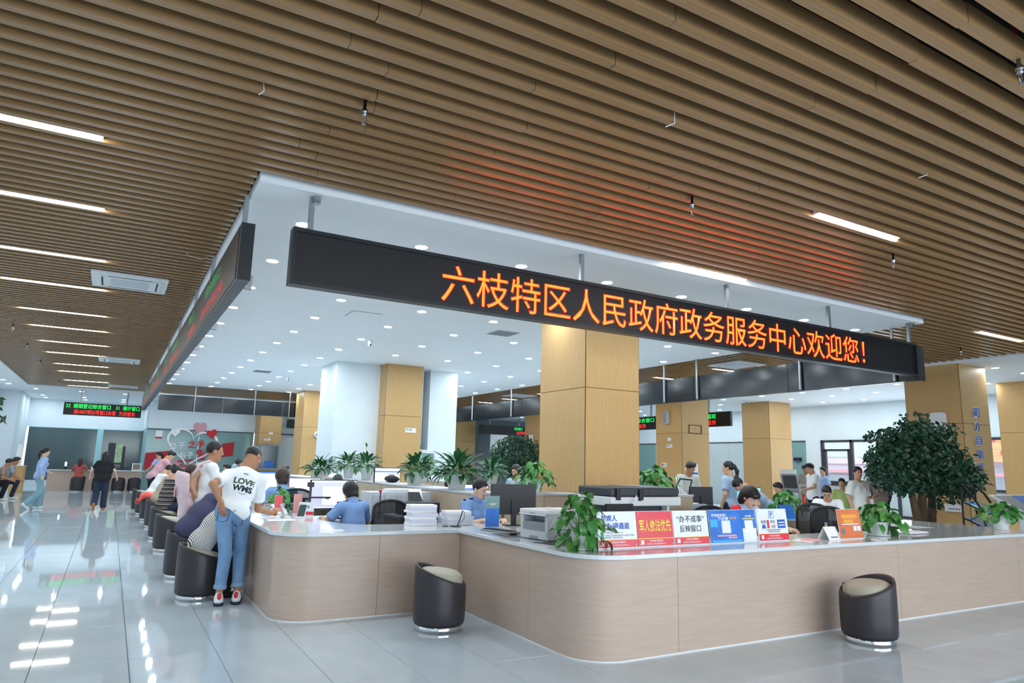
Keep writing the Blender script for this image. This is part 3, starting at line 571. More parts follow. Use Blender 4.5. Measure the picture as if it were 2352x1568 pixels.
flat([(-.45, -.56), (.55, -.42), (.55, -.36), (-.45, -.5)], -.02).build('caption_band', 'deep_red', t)
plate('wall_sticker', 'white sticker with red lower band on the teal glass', 'sticker', .28, .34, (1.78, 34.18, 2.38), FY, 'paper', rows=[(None, .28, .07, 0, -.135, 'deep_red', 0)])
plate('door_notice', 'white paper notice on the frosted glass by the right columns', 'notice', .34, .34, (22.48, 18.9, 1.66), FX, 'paper')
# ================================================================ figures: signed-distance shapes turned into one smooth surface
V3 = lambda *a: np.array(a, float)
def unit(v): v = np.asarray(v, float); return v/max(1e-9, np.linalg.norm(v))
def cap(a, b, ra, rb=None, k=.02, side=None, ks=1.0, clip=(), sub=False): return dict(t='c', a=np.asarray(a, float), b=np.asarray(b, float), ra=ra, rb=ra if rb is None else rb, k=k, side=side, ks=ks, clip=clip, sub=sub)
def eli(c, r, Rm=None, k=.02, clip=(), sub=False): return dict(t='e', c=np.asarray(c, float), r=np.asarray(r, float), R=np.eye(3) if Rm is None else Rm, k=k, clip=clip, sub=sub)
def sdf_mesh(prims, res):
    lo, hi = [], []
    for p in prims:
        if p['t'] == 'c': m = max(p['ra'], p['rb'])*max(1, p['ks']); q = np.minimum(p['a'], p['b'])-m; w_ = np.maximum(p['a'], p['b'])+m
        else: m = p['r'].max(); q = p['c']-m; w_ = p['c']+m
        p['lo'], p['hi'] = q, w_
        if not p['sub']: lo.append(q); hi.append(w_)
    lo = np.min(lo, 0)-3*res; hi = np.max(hi, 0)+3*res
    n = np.ceil((hi-lo)/res).astype(int)+1
    ax = [lo[i]+res*np.arange(n[i]) for i in range(3)]
    F = np.full(n, .2, np.float32)
    for p in prims:
        mg = p['k']+2*res
        i0 = np.maximum(0, np.floor((p['lo']-mg-lo)/res).astype(int)); i1 = np.minimum(n, np.ceil((p['hi']+mg-lo)/res).astype(int)+1)
        if (i1 <= i0).any(): continue
        X, Y, Z = np.meshgrid(*[ax[i][i0[i]:i1[i]] for i in range(3)], indexing='ij', sparse=True)
        if p['t'] == 'c':
            ab = p['b']-p['a']; L2 = max(1e-9, ab@ab); px, py, pz = X-p['a'][0], Y-p['a'][1], Z-p['a'][2]
            t = np.clip((px*ab[0]+py*ab[1]+pz*ab[2])/L2, 0, 1); vx, vy, vz = px-t*ab[0], py-t*ab[1], pz-t*ab[2]
            if p['side'] is not None:
                s = unit(p['side']); g = (vx*s[0]+vy*s[1]+vz*s[2])*(1-1/p['ks']); vx, vy, vz = vx-g*s[0], vy-g*s[1], vz-g*s[2]
            d = np.sqrt(vx*vx+vy*vy+vz*vz)-(p['ra']+(p['rb']-p['ra'])*t)
        else:
            q = [X-p['c'][0], Y-p['c'][1], Z-p['c'][2]]; Rm = p['R']
            u = [(Rm[0, i]*q[0]+Rm[1, i]*q[1]+Rm[2, i]*q[2])/p['r'][i] for i in range(3)]
            l = np.sqrt(u[0]**2+u[1]**2+u[2]**2); d = (l-1)*p['r'].min()*np.clip(l, .6, 1.2)
        for q, nn in p['clip']: d = np.maximum(d, (X-q[0])*nn[0]+(Y-q[1])*nn[1]+(Z-q[2])*nn[2])
        sl = tuple(slice(i0[i], i1[i]) for i in range(3)); f = F[sl]; k = p['k']
        if p['sub']:
            h = np.clip(.5+.5*(f+d)/k, 0, 1) if k else 0; F[sl] = np.maximum(f, -d)
        else:
            h = np.clip(.5+.5*(d-f)/k, 0, 1); F[sl] = d*(1-h)+f*h-k*h*(1-h)
    # surface nets
    neg = F < 0; c = neg[:-1, :-1, :-1].astype(np.int8)
    for dx, dy, dz in ((1,0,0),(0,1,0),(0,0,1),(1,1,0),(1,0,1),(0,1,1),(1,1,1)): c = c+neg[dx:dx+n[0]-1, dy:dy+n[1]-1, dz:dz+n[2]-1]
    act = (c > 0) & (c < 8); ii = np.argwhere(act); idx = np.full(act.shape, -1, np.int64); idx[act] = np.arange(len(ii))
    P = np.zeros((len(ii), 3)); cnt = np.zeros(len(ii)); cor = [(0,0,0),(1,0,0),(0,1,0),(1,1,0),(0,0,1),(1,0,1),(0,1,1),(1,1,1)]
    val = [F[ii[:, 0]+a, ii[:, 1]+b, ii[:, 2]+d] for a, b, d in cor]
    for a, b in ((0,1),(2,3),(4,5),(6,7),(0,2),(1,3),(4,6),(5,7),(0,4),(1,5),(2,6),(3,7)):
        m = (val[a] < 0) != (val[b] < 0); t = val[a]/np.where(m, val[a]-val[b], 1)
        for j in range(3): P[:, j] += np.where(m, cor[a][j]+(cor[b][j]-cor[a][j])*t, 0)
        cnt += m
    P = lo+(ii+P/cnt[:, None])*res; quads = []
    for axis in range(3):
        o1, o2 = [(1, 2), (2, 0), (0, 1)][axis]; s0 = [slice(None)]*3; s1 = [slice(None)]*3; s0[axis] = slice(0, -1); s1[axis] = slice(1, None)
        A, B = neg[tuple(s0)], neg[tuple(s1)]; e = np.argwhere(A != B); e = e[(e[:, o1] > 0) & (e[:, o2] > 0) & (e[:, o1] < n[o1]-1) & (e[:, o2] < n[o2]-1)]
        if not len(e): continue
        fl = A[e[:, 0], e[:, 1], e[:, 2]]; d1 = np.zeros(3, int); d1[o1] = 1; d2 = np.zeros(3, int); d2[o2] = 1
        g = lambda q: idx[q[:, 0], q[:, 1], q[:, 2]]
        Q = np.stack([g(e), g(e-d1), g(e-d1-d2), g(e-d2)], 1); Q[~fl] = Q[~fl][:, ::-1]; quads.append(Q)
    Q = np.concatenate(quads); Q = Q[(Q >= 0).all(1)]
    return P, Q
def np_mesh(name, P, Q, m, smooth=True):
    me = bpy.data.meshes.new(name); me.vertices.add(len(P)); me.vertices.foreach_set('co', P.astype(np.float32).ravel())
    me.loops.add(len(Q)*4); me.loops.foreach_set('vertex_index', Q.astype(np.int32).ravel()); me.polygons.add(len(Q))
    me.polygons.foreach_set('loop_start', np.arange(0, len(Q)*4, 4, dtype=np.int32)); me.polygons.foreach_set('loop_total', np.full(len(Q), 4, np.int32))
    me.polygons.foreach_set('use_smooth', np.full(len(Q), smooth)); me.materials.append(M[m]); me.update(calc_edges=True); return me
def sdf_obj(name, prims, m, parent, res):
    P, Q = sdf_mesh(prims, res); return link(bpy.data.objects.new(name, np_mesh(name, P, Q, m)), parent)
def rotm(axis, a):
    x, y, z = unit(axis); c, s = math.cos(a), math.sin(a)
    return np.array([[c+x*x*(1-c), x*y*(1-c)-z*s, x*z*(1-c)+y*s], [y*x*(1-c)+z*s, c+y*y*(1-c), y*z*(1-c)-x*s], [z*x*(1-c)-y*s, z*y*(1-c)+x*s, c+z*z*(1-c)]])
def ik(a, tgt, l1, l2, hint):
    d = tgt-a; L = min(np.linalg.norm(d), (l1+l2)*.995); u = unit(d); tgt = a+u*L
    x = (l1*l1-l2*l2+L*L)/(2*L); h = math.sqrt(max(0, l1*l1-x*x)); hn = hint-u*(hint@u); return a+u*x+unit(hn)*h, tgt
def hand_prims(w_, d, nrm, side, s, curl=.5, fine=True):
    """palm and five fingers; d = direction of the hand, nrm = out of the back of the hand, side = +1 when the thumb lies along cross(d,nrm)"""
    d = unit(d); nrm = unit(nrm-d*(nrm@d)); x = np.cross(d, nrm)*side; pr = [cap(w_, w_+d*.085*s, .021*s, .023*s, .012, x, 1.75)]
    for i, (ox, L) in enumerate(((.030, .068), (.011, .078), (-.009, .072), (-.028, .056))):
        k0 = w_+(d*.088+x*ox)*s; a1 = curl*.7+i*.05; d1 = unit(d*math.cos(a1)-nrm*math.sin(a1)); k1 = k0+d1*L*.52*s
        a2 = curl*1.7+i*.05; d2 = unit(d*math.cos(a2)-nrm*math.sin(a2)); k2 = k1+d2*L*.55*s; r = .0092*s
        pr += [cap(k0-d*.01*s, k1, r*1.05, r, .004), cap(k1, k2, r, r*.85, .003)]
    t0 = w_+(d*.025+x*.03)*s; t1 = t0+unit(d*.75+x*.6-nrm*.25)*.042*s; t2 = t1+unit(d*.9+x*.1-nrm*.45)*.034*s
    return pr+[cap(t0, t1, .0125*s, .0105*s, .006), cap(t1, t2, .0105*s, .009*s, .004)]
def person(label, pos, face, H=1.68, pose='stand', lean=0, slean=0, head=(0, 0), hs=1.0, skin='skin', hair='short', hair_m='hair', shirt='tee_white', sleeve='short', hem=-.1,
           pants='denim', plen='long', shoes='shoe_black', arms=None, legs=None, seat=.47, J=None, res=.016, faceon=True, fem=False, group=None, wide=1.0, skirt=None, curl=(.6, .6), twist=0, root=None, uniform=False, hemn=0):
    s = H/1.70; a = math.radians(face); fw = V3(-math.sin(a), math.cos(a), 0); rt = V3(math.cos(a), math.sin(a), 0); up = V3(0, 0, 1)
    t = thing('person', label, 'person', (pos[0], pos[1], 0), 0, group); loc = lambda p: rt*p[0]*s+fw*p[1]*s+up*p[2]*s
    J = {k: V3(*v)-V3(pos[0], pos[1], 0) for k, v in (J or {}).items()}
    hip = J.get('hip', up*(.93*s if pose == 'stand' else seat+.085*s))
    U = rotm(rt, -math.radians(lean)) @ (rotm(fw, math.radians(slean)) @ up); ta = rotm(up, math.radians(twist)); R_ = unit(ta @ rt-U*((ta @ rt)@U)); Fd = np.cross(U, R_)
    if 'neck' in J: U = unit(J['neck']-hip); R_ = unit(ta @ rt-U*((ta @ rt)@U)); Fd = np.cross(U, R_)
    tl = np.linalg.norm(J['neck']-hip)/.51 if 'neck' in J else s; ub = lambda x, y, z: hip+R_*x*s+Fd*y*s+U*z*tl
    neck = ub(0, -.01, .51); hu = rotm(R_, -math.radians(head[0])) @ U; hf = unit(rotm(up, math.radians(head[1])) @ (rotm(R_, -math.radians(head[0])) @ Fd)); hu = unit(hu-hf*(hu@hf)); hr = np.cross(hf, hu)
    q = s*hs; hc = J.get('head', neck+U*.055*s+hu*.105*q+hf*.02*q); Hm = np.stack([hr, hf, hu], 1); hp = lambda x, y, z: hc+(hr*x+hf*y+hu*z)*q
    sh = {-1: ub(-.175 if not fem else -.155, 0, .455), 1: ub(.175 if not fem else .155, 0, .455)}
    for k, n_ in ((-1, 'shL'), (1, 'shR')): sh[k] = J.get(n_, sh[k])
    el, wr_ = {}, {}; arms = arms or {}
    for k, n_ in ((-1, 'L'), (1, 'R')):
        tg = arms.get(n_, (.24*k, .06, None)); tw = J.get('wr'+n_); hint = -fw*.7+rt*k*.6-up*.5
        if tw is None: tw = loc(tg) if tg[2] is not None else sh[k]+(rt*k*.07+fw*.06-up*.50)*s
        if 'el'+n_ in J: el[k], wr_[k] = J['el'+n_], tw
        else: el[k], wr_[k] = ik(sh[k], tw, .28*s, .25*s, hint)
    hj = {k: hip+rt*k*.09*s for k in (-1, 1)}; kn, an = {}, {}; legs = legs or {}
    for k, n_ in ((-1, 'L'), (1, 'R')):
        if pose == 'stand': kn[k] = hj[k]*.5+(rt*k*.095*s+up*.1*s)*.5+fw*.03*s; kn[k][2] = .49*s; an[k] = rt*k*.10*s+up*.085*s
        else: kn[k] = hj[k]+(fw*.33+rt*k*.07)*s; kn[k][2] = seat+.05*s; an[k] = kn[k]-fw*.1*s; an[k][2] = .085*s
        if n_ in legs: kn[k], an[k] = loc(legs[n_][0]), loc(legs[n_][1])
        kn[k] = J.get('kn'+n_, kn[k]); an[k] = J.get('an'+n_, an[k])
    fine = res < .013; hr_ = min(res, .011)
    def torso(g, shd=.062):
        w1 = (1.42 if not fem else 1.3)*wide
        pr = [cap(ub(-.06, 0, .0), ub(.06, 0, .0), .112*s*wide+g, None, .03), cap(ub(0, 0, .04), ub(0, .005, .24), .098*s*wide+g, .104*s*wide+g, .03, R_, w1-.05), cap(ub(0, .0, .22), ub(0, -.005, .385), .104*s*wide+g, .100*s+g, .03, R_, w1)]
        for k in (-1, 1): pr.append(cap(ub(0, -.01, .44), sh[k]-U*.01*s, .07*s+g, shd*s+g, .035))
        if fem: pr += [eli(ub(k*.065, .075, .32), V3(.06, .05, .06)*s+g, None, .03) for k in (-1, 1)]
        return pr
    body = torso(-.014, .048)+[cap(ub(0, -.01, .45), neck+U*.06*s, .058*s, .052*s, .02), cap(neck, hp(0, -.01, -.05), .052*s, .05*q, .02)]
    body += [eli(hp(0, -.012, .025), V3(.077, .096, .092)*q, Hm, .02), eli(hp(0, .018, -.04), V3(.062, .072, .082)*q, Hm, .02), cap(hp(-.012, .062, -.098), hp(.012, .062, -.098), .024*q, None, .025),
             cap(hp(0, .088, .008), hp(0, .108, -.032), .008*q, .0125*q, .008), cap(hp(-.012, .094, -.034), hp(.012, .094, -.034), .009*q, None, .006), cap(hp(-.035, .082, .022), hp(.035, .082, .022), .012*q, None, .02)]
    body += [eli(hp(k*.078, -.005, -.012), V3(.011, .02, .031)*q, Hm, .006) for k in (-1, 1)]
    if fine: body += [eli(hp(k*.031, .098, .002), V3(.015, .008, .008)*q, Hm, .004, sub=True) for k in (-1, 1)]
    for k, n_ in ((-1, 'L'), (1, 'R')):
        body += [cap(sh[k], el[k], .046*s, .037*s, .02), cap(el[k], wr_[k], .038*s, .025*s, .012, )]
        d = unit(wr_[k]-el[k]); nm = J.get('palm'+n_); nrm = (V3(*([0, 0, 1])) if abs(d[2]) < .7 else rt*k) if nm is None else nm+V3(pos[0], pos[1], 0)
        hd = J.get('hand'+n_); hd = d if hd is None else unit(hd+V3(pos[0], pos[1], 0)); body += hand_prims(wr_[k], hd, nrm, -k if abs(d[2]) < .7 else -k, s, curl[0 if k < 0 else 1])
    for k in (-1, 1): body += [cap(hj[k], kn[k], .07*s, .048*s, .03), cap(kn[k], an[k], .047*s, .034*s, .02), cap(an[k]-up*.02*s, an[k]+fw*.1*s-up*.045*s, .03*s, .024*s, .02)]
    b = sdf_obj('body', body, skin, t, res)
    # clothing
    neckcut = [cap(neck-U*.03*s+Fd*.012*s, neck+U*.1*s+Fd*.03*s, .066*s, .075*s, .004, sub=True)]
    hemcl = ((ub(0, 0, hem), unit(-U-hemn*R_)),) if pose == 'stand' else ((hip-up*.085*s, -up),)
    pr = torso(.010)
    if hem < -.05 and pose == 'stand': pr.append(cap(ub(-.055, 0, hem-.05), ub(.055, 0, .02), .122*s*wide, .118*s*wide, .03, None))
    for p in pr: p['clip'] = hemcl
    for k in (-1, 1):
        if sleeve == 'short': c = el[k]*.72+sh[k]*.28; pr.append(cap(sh[k], el[k], .066*s, .068*s, .03, clip=((c, unit(el[k]-sh[k])),)))
        elif sleeve == 'long':
            c = el[k]+(wr_[k]-el[k])*.9; pr += [cap(sh[k], el[k], .064*s, .052*s, .03), cap(el[k], wr_[k], .053*s, .042*s, .02, clip=((c, unit(wr_[k]-el[k])),))]
        elif sleeve == 'puff': c = el[k]*.85+sh[k]*.15; pr.append(cap(sh[k]*.75+el[k]*.25, el[k], .075*s, .085*s, .03, clip=((c, unit(el[k]-sh[k])),)))
        else: pr.append(cap(sh[k], sh[k]+U*.001, .06*s, None, .03))
    sdf_obj('shirt', pr+neckcut, shirt, t, res)
    if uniform:
        sdf_obj('collar', [cap(neck-U*.015*s+Fd*.0*s, neck+U*.03*s, .078*s, .068*s, .004), cap(neck-U*.06*s, neck+U*.09*s, .058*s, .056*s, .004, sub=True)], shirt, t, min(res, .012))
    if skirt:
        zt, zb, r0, r1, m = skirt; pr = [cap(ub(0, 0, zt), up*zb*s+hip*V3(1, 1, 0), r0*s, r1*s, .03, clip=((up*zb*s, -up), (ub(0, 0, zt), U)))]; sdf_obj('skirt', pr, m, t, res)
    if pants:
        pw = 1.28 if plen == 'wide' else 1.0; top = .07
        pr = [cap(ub(-.05, 0, .0), ub(.05, 0, .0), .118*s*wide, None, .03, clip=((ub(0, 0, top), U),)), cap(ub(0, 0, .0), ub(0, 0, .1), .106*s*wide, .1*s*wide, .03, R_, 1.32, clip=((ub(0, 0, top), U),))]
        for k in (-1, 1):
            pr.append(cap(hj[k], kn[k], .092*s*wide, .066*s*pw, .03))
            if plen == 'shorts': c = kn[k]*.9+hj[k]*.1; pr[-1]['clip'] = ((c, unit(kn[k]-hj[k])),)
            else: c = kn[k]+(an[k]-kn[k])*(.86 if plen == 'crop' else 1.06); pr.append(cap(kn[k], an[k], .066*s*pw, (.055 if plen != 'wide' else .085)*s, .02, clip=((c, unit(an[k]-kn[k])),)))
        sdf_obj('trousers', pr, pants, t, res)
    for k in (-1, 1):
        A_ = an[k]; fd = unit(fw+rt*k*.12); dn = up
        if k in (-1, 1) and legs.get('toe'+('L' if k < 0 else 'R')): fd = unit(loc(legs['toe'+('L' if k < 0 else 'R')])); dn = unit(up-fd*(fd@up))
        o_ = sdf_obj('shoe', [cap(A_-dn*.045*s-fd*.03*s, A_-dn*.055*s+fd*.15*s, .042*s, .034*s, .02, clip=((A_-dn*.083*s, -dn),)), cap(A_-dn*.05*s-fd*.03*s, A_-dn*.005*s-fd*.02*s, .042*s, .04*s, .02)], shoes, t, min(res, .013))
    # hair
    fp = lambda q_, n_: ((hp(*q_), unit(hr*n_[0]+hf*n_[1]+hu*n_[2])),)
    capc = V3(.084, .104, .1)*q
    if hair in ('short', 'crop'):
        g = 1.0 if hair == 'short' else .965
        hpz = [eli(hp(0, -.012, .032), capc*g, Hm, .01, clip=fp((0, .058, .05), (0, .8, -.6))+fp((0, -.03, -.055), (0, .75, -1)))]
        if hair == 'short': hpz.append(eli(hp(0, .035, .1), V3(.066, .06, .04)*q, Hm, .03))
    elif hair == 'bob': hpz = [eli(hp(0, -.015, .03), V3(.092, .11, .105)*q, Hm, .02, clip=fp((0, .062, .045), (0, .85, -.5))), cap(hp(0, -.022, .0), hp(0, -.03, -.07), .096*q, .078*q, .03, clip=fp((0, .035, 0), (0, 1, -.1))+fp((0, 0, -.1), (0, .25, -1)))]
    else: hpz = [eli(hp(0, -.012, .03), V3(.086, .107, .1)*q, Hm, .02, clip=fp((0, .06, .045), (0, .8, -.6))+fp((0, 0, -.075), (0, .1, -1)))]
    if hair in ('pony', 'longpony'):
        L = .26 if hair == 'pony' else .42; hpz += [eli(hp(0, -.105, .02), V3(.03, .03, .03)*q, Hm, .02), cap(hp(0, -.12, .02), hp(.0, -.15, -.08), .03*q, .034*q, .02), cap(hp(0, -.15, -.08), hp(.01, -.13, -.1)-up*(L-.1)*q, .034*q, .018*q, .02)]
    if hair == 'bun': hpz += [eli(hp(0, -.1, .085), V3(.042, .042, .042)*q, Hm, .015)]
    if hair == 'long': hpz += [cap(hp(0, -.05, .0), hp(0, -.07, -.2), .088*q, .075*q, .03, clip=fp((0, .02, 0), (0, 1, 0)))]
    if hair in ('bangs',): hpz += [cap(hp(0, -.05, .0), hp(0, -.055, -.08), .092*q, .08*q, .03, clip=fp((0, .02, 0), (0, 1, 0))), eli(hp(0, .06, .055), V3(.07, .045, .04)*q, Hm, .02)]
    sdf_obj('hair', hpz, hair_m, t, min(res, .013))
    if faceon:
        def fm(nm_, c, r, m):
            k_ = MB(); k_.ell((0, 0, 0), tuple(np.array(r)*q), 10, 6); k_.v = [tuple(hp(*c)+hr*v[0]+hf*v[1]+hu*v[2]) for v in k_.v]; return k_.build(nm_, m, t, smooth=True)
        for k in (-1, 1):
            e = fm('eye', (k*.031, .083, .004), (.0145, .009, .0072), 'eye_white'); fm('iris', (k*.031, .0905, .003), (.0065, .003, .0062), 'eye_dark').parent = e
            fm('eyebrow', (k*.032, .09, .027), (.019, .006, .0042), 'brow')
        fm('mouth', (0, .09, -.062), (.022, .008, .0065), 'lips')
    return t, dict(hip=hip, neck=neck, hp=hp, ub=ub, sh=sh, el=el, wr=wr_, U=U, R=R_, F=Fd, s=s, hr=hr, hf=hf, hu=hu, q=q)
# ================================================================ people
def rel(J, pos): return J
# -- the man in the LOVE shirt standing at the corner of the counter
PL = (1.21, 7.92)
LV, LJ = person('man in white LOVE WMS t-shirt and jeans leaning on the counter corner', PL, -10, 1.70, res=.0095, skin='skin_tan', hair='crop', shirt='tee_white', hem=-.045, hemn=.42, pants='denim', plen='crop', shoes='shoe_white', head=(22, -48), curl=(.35, .9),
  J=dict(hip=(1.20, 7.96, .935), neck=(1.315, 8.10, 1.375), head=(1.385, 8.15, 1.50), shL=(1.13, 8.03, 1.30), shR=(1.475, 8.12, 1.255), elL=(.955, 7.83, 1.215), wrL=(1.05, 7.82, 1.035), handL=(.13, .05, -.55), palmL=(-.7, -.6, -.1),
         elR=(1.505, 8.26, .93), wrR=(1.69, 8.47, .868), handR=(.5, .65, .18), palmR=(.1, -.4, .9), knL=(1.155, 7.90, .50), knR=(1.315, 8.01, .49), anL=(1.125, 7.88, .10), anR=(1.305, 7.90, .10)))
ub, U_, R_, F_ = LJ['ub'], LJ['U'], LJ['R'], LJ['F']
def backprint(s, w_, h, x, z, m, off):
    me = _T[(s, off)].copy(); n = len(me.vertices); co = np.empty(n*3); me.vertices.foreach_get('co', co); co = co.reshape(-1, 3); mn, mx = co.min(0), co.max(0); q = (co-(mn+mx)/2)/np.maximum(mx-mn, 1e-6)
    P = np.array([ub(x+a*w_, 0, z+b*h) for a, b in q[:, :2]]); return P, me
bvh_src = [c for c in LV.children if c.name.startswith('shirt')][0]
from mathutils.bvhtree import BVHTree
_bv = BVHTree.FromPolygons([v.co.copy() for v in bvh_src.data.vertices], [tuple(p.vertices) for p in bvh_src.data.polygons])
def stick(P, me, m, nm):
    out = []
    for p in P:
        o_ = Vector(p-F_*.4); h = _bv.ray_cast(o_, Vector(F_)); out.append((h[0]-Vector(F_)*.0025) if h[0] else Vector(p-F_*.13))
    me.vertices.foreach_set('co', np.array(out).ravel()); me.materials.clear(); me.materials.append(M[m]); me.update(); return link(bpy.data.objects.new(nm, me), LV)
mat('print_green', (70, 96, 78), .7); mat('print_dark', (38, 48, 58), .7)
for s, w_, h, z, m in (('LOVE', .215, .072, .315, 'print_green'), ('WMS', .205, .072, .232, 'print_dark')):
    P, me = backprint(s, w_, h, .03, z, m, .045); stick(P, me, m, 'shirt_print')
pts = []
for k in range(9):
    a = math.pi*(1.2+.6*k/8); p = ub(.04+.045*math.cos(a), 0, .205+.035*math.sin(a)); h = _bv.ray_cast(Vector(p-F_*.4), Vector(F_)); pts.append((h[0] if h[0] else Vector(p-F_*.13))-Vector(F_)*.002)
MB().tube(pts, .0022, 5).build('shirt_print', 'print_dark', LV)
q = [ub(.0+dx, 0, .4+dz) for dx in (0, .05) for dz in (0, .014)]; q = [(lambda h, p: (h[0] if h[0] else Vector(p-F_*.13))-Vector(F_)*.003)(_bv.ray_cast(Vector(p-F_*.4), Vector(F_)), p) for p in q]
MB().add(q, [(0, 2, 3, 1)]).build('shirt_label', 'ink_grey', LV)
o0 = V3(PL[0], PL[1], 0)
sdf_obj('belt', [cap(ub(-.05, 0, .0), ub(.05, 0, .0), .1205, None, .02, clip=((ub(0, 0, .035), U_), (ub(0, 0, -.005), -U_)))], 'navy_belt', LV, .01)
for k, n_ in ((-1, 'L'), (1, 'R')):
    a = V3(1.125, 7.88, .10)-o0 if k < 0 else V3(1.305, 7.90, .10)-o0; kk = V3(1.155, 7.90, .50)-o0 if k < 0 else V3(1.315, 8.01, .49)-o0; c = kk+(a-kk)*.86; d = unit(a-kk)
    sdf_obj('cuff', [cap(kk, a, .07, .0625, .01, clip=((c, d), (c-d*.045, -d)))], 'cuff_denim', LV, .008)
    fd = unit(V3(-math.sin(math.radians(-10)), math.cos(math.radians(-10)), 0)+V3(math.cos(math.radians(-10)), math.sin(math.radians(-10)), 0)*k*.12)
    sdf_obj('shoe_sole', [cap(a-V3(0, 0, .078)-fd*.035, a-V3(0, 0, .078)+fd*.15, .05, .041, .01, clip=((a-V3(0, 0, .07), V3(0, 0, 1)), (a-V3(0, 0, .1), V3(0, 0, -1))))], 'shoe_navy', LV, .008)
    sdf_obj('heel_tab', [cap(a-fd*.062-V3(0, 0, .02), a-fd*.058+V3(0, 0, .01), .02, None, .01)], 'red', LV, .007)
for k in (-1, 1):                                  # back pockets
    P = [ub(k*.075+dx, 0, dz) for dx, dz in ((-.052, -.03), (.052, -.03), (.05, -.14), (0, -.165), (-.05, -.14))]; tr = [c for c in LV.children if c.name.startswith('trousers')][0]
    bv2 = BVHTree.FromPolygons([v.co.copy() for v in tr.data.vertices], [tuple(p.vertices) for p in tr.data.polygons])
    g = []
    for p in P: h = bv2.ray_cast(Vector(p-F_*.5), Vector(F_)); g.append((h[0] if h[0] else Vector(p-F_*.13))-Vector(F_)*.004)
    MB().tube(g+[g[0]], .0035, 4).build('back_pocket', 'denim_dark', LV)
# -- the row of customers on the stools along the left counter
person('seated person in black and white striped blouse on the nearest row stool', (.99, 8.38), -82, 1.62, 'sit', lean=34, shirt='stripe_bw', sleeve='long', pants='black_pants', hair='bangs', fem=True, head=(10, 0), res=.012, seat=.49, wide=1.3, hem=-.13, arms=dict(L=(-.15, .42, .93), R=(.15, .42, .93)))
person('seated grey haired person in navy sweater behind the striped blouse', (.98, 9.80), -78, 1.72, 'sit', lean=36, shirt='navy_knit', sleeve='long', pants='denim_dark', hair='crop', hair_m='hair_grey', skin='skin_tan', head=(18, 0), res=.012, seat=.49, wide=1.36, hem=-.12, arms=dict(L=(-.15, .45, .92), R=(.15, .45, .92)))
CM, CJ = person('man in white t-shirt with a pink baby carrier strapped on his back', (1.19, 10.55), -88, 1.66, res=.012, skin='skin_tan', hair='crop', hs=1.14, shirt='tee_white', pants='denim_dark', shoes='shoe_black', lean=6, arms=dict(L=(-.2, .35, .95), R=(.24, .3, .9)), wide=1.1)
person('seated woman in dark horizontally striped knit on a row stool', (.96, 14.35), -70, 1.64, 'sit', lean=12, shirt='stripe_knit', sleeve='long', pants='denim_dark', hair='bun', fem=True, head=(12, 10), res=.016, seat=.49, wide=1.15, hem=-.12, arms=dict(L=(-.15, .42, .88), R=(.15, .42, .88)))
person('seated man in beige shirt between the striped woman and the red bag', (.98, 16.6), -78, 1.70, 'sit', lean=24, shirt='beige_cloth', sleeve='long', pants='black_pants', hair='short', head=(26, 0), res=.018, seat=.49, wide=1.1, hem=-.13, arms=dict(L=(-.15, .4, .92), R=(.15, .4, .92)))
person('seated man in white t-shirt behind the man in beige', (.97, 18.9), -78, 1.70, 'sit', lean=26, shirt='tee_white', pants='black_pants', hair='short', head=(20, 0), res=.02, seat=.49, wide=1.1, hem=-.13, arms=dict(L=(-.15, .4, .92), R=(.15, .4, .92)))
person('man in pink shirt bending over the counter at the far end', (1.03, 20.6), -76, 1.72, lean=34, shirt='pink_cloth', sleeve='long', pants='black_pants', hair='short', head=(6, 0), res=.02, arms=dict(L=(-.15, .6, .95), R=(.15, .6, .95)))
person('woman with ponytail in pale blue shirt standing by the far counter end', (1.62, 28.0), 38, 1.60, shirt='sky_blue', pants='teal_pants', hair='pony', fem=True, res=.022, arms=dict(L=(-.3, .35, .98), R=(.22, .1, .8)), head=(10, 20), lean=10)
# -- far left aisle
person('heavy person in black top and dark jeans walking away down the aisle', (-.10, 22.0), -4, 1.53, shirt='black_cloth', sleeve='short', pants='denim_dark', plen='wide', hair='long', fem=True, wide=1.3, res=.02, skin='skin_fair', shoes='sole_tan', arms=dict(L=(-.34, .18, .98), R=(.36, .12, .95)),
  legs=dict(L=((-.12, .02, .46), (-.13, -.18, .17)), R=((.1, .05, .49), (.1, .03, .085)), toeL=(0, .45, -.9)))
person('woman in light blue shirt and pale jeans jogging across the aisle', (-1.57, 22.5), -68, 1.60, shirt='sky_blue', sleeve='long', pants='denim_pale', plen='wide', hair='pony', fem=True, res=.02, skin='skin_fair', shoes='shoe_white', lean=6, arms=dict(L=(-.22, .30, 1.02), R=(.26, -.02, .92)),
  legs=dict(L=((-.08, .14, .50), (-.09, .05, .085)), R=((.1, .04, .48), (.1, -.27, .16)), toeR=(0, .75, -.65)))
person('seated man in grey t-shirt on the bench at the left edge', (-2.80, 27.3), -88, 1.70, 'sit', lean=18, shirt='grey_tee', pants='denim_dark', hair='short', res=.024, skin='skin_tan', shoes='shoe_white', arms=dict(L=(-.18, .42, .6), R=(.18, .42, .6)))
person('seated man in black trousers cut off by the left edge', (-2.98, 26.5), -88, 1.68, 'sit', lean=26, shirt='taupe', pants='black_pants', hair='short', res=.024, skin='skin_tan', shoes='shoe_white', arms=dict(L=(-.18, .44, .62), R=(.18, .44, .62)))
person('long haired woman in brick red top seated at the far counter', (-.98, 32.2), -8, 1.62, 'sit', shirt='brick_cloth', pants='black_pants', hair='long', hair_m='hair_brown', fem=True, res=.026, shoes='shoe_white', lean=8, arms=dict(L=(-.2, .4, .86), R=(.2, .4, .86)))
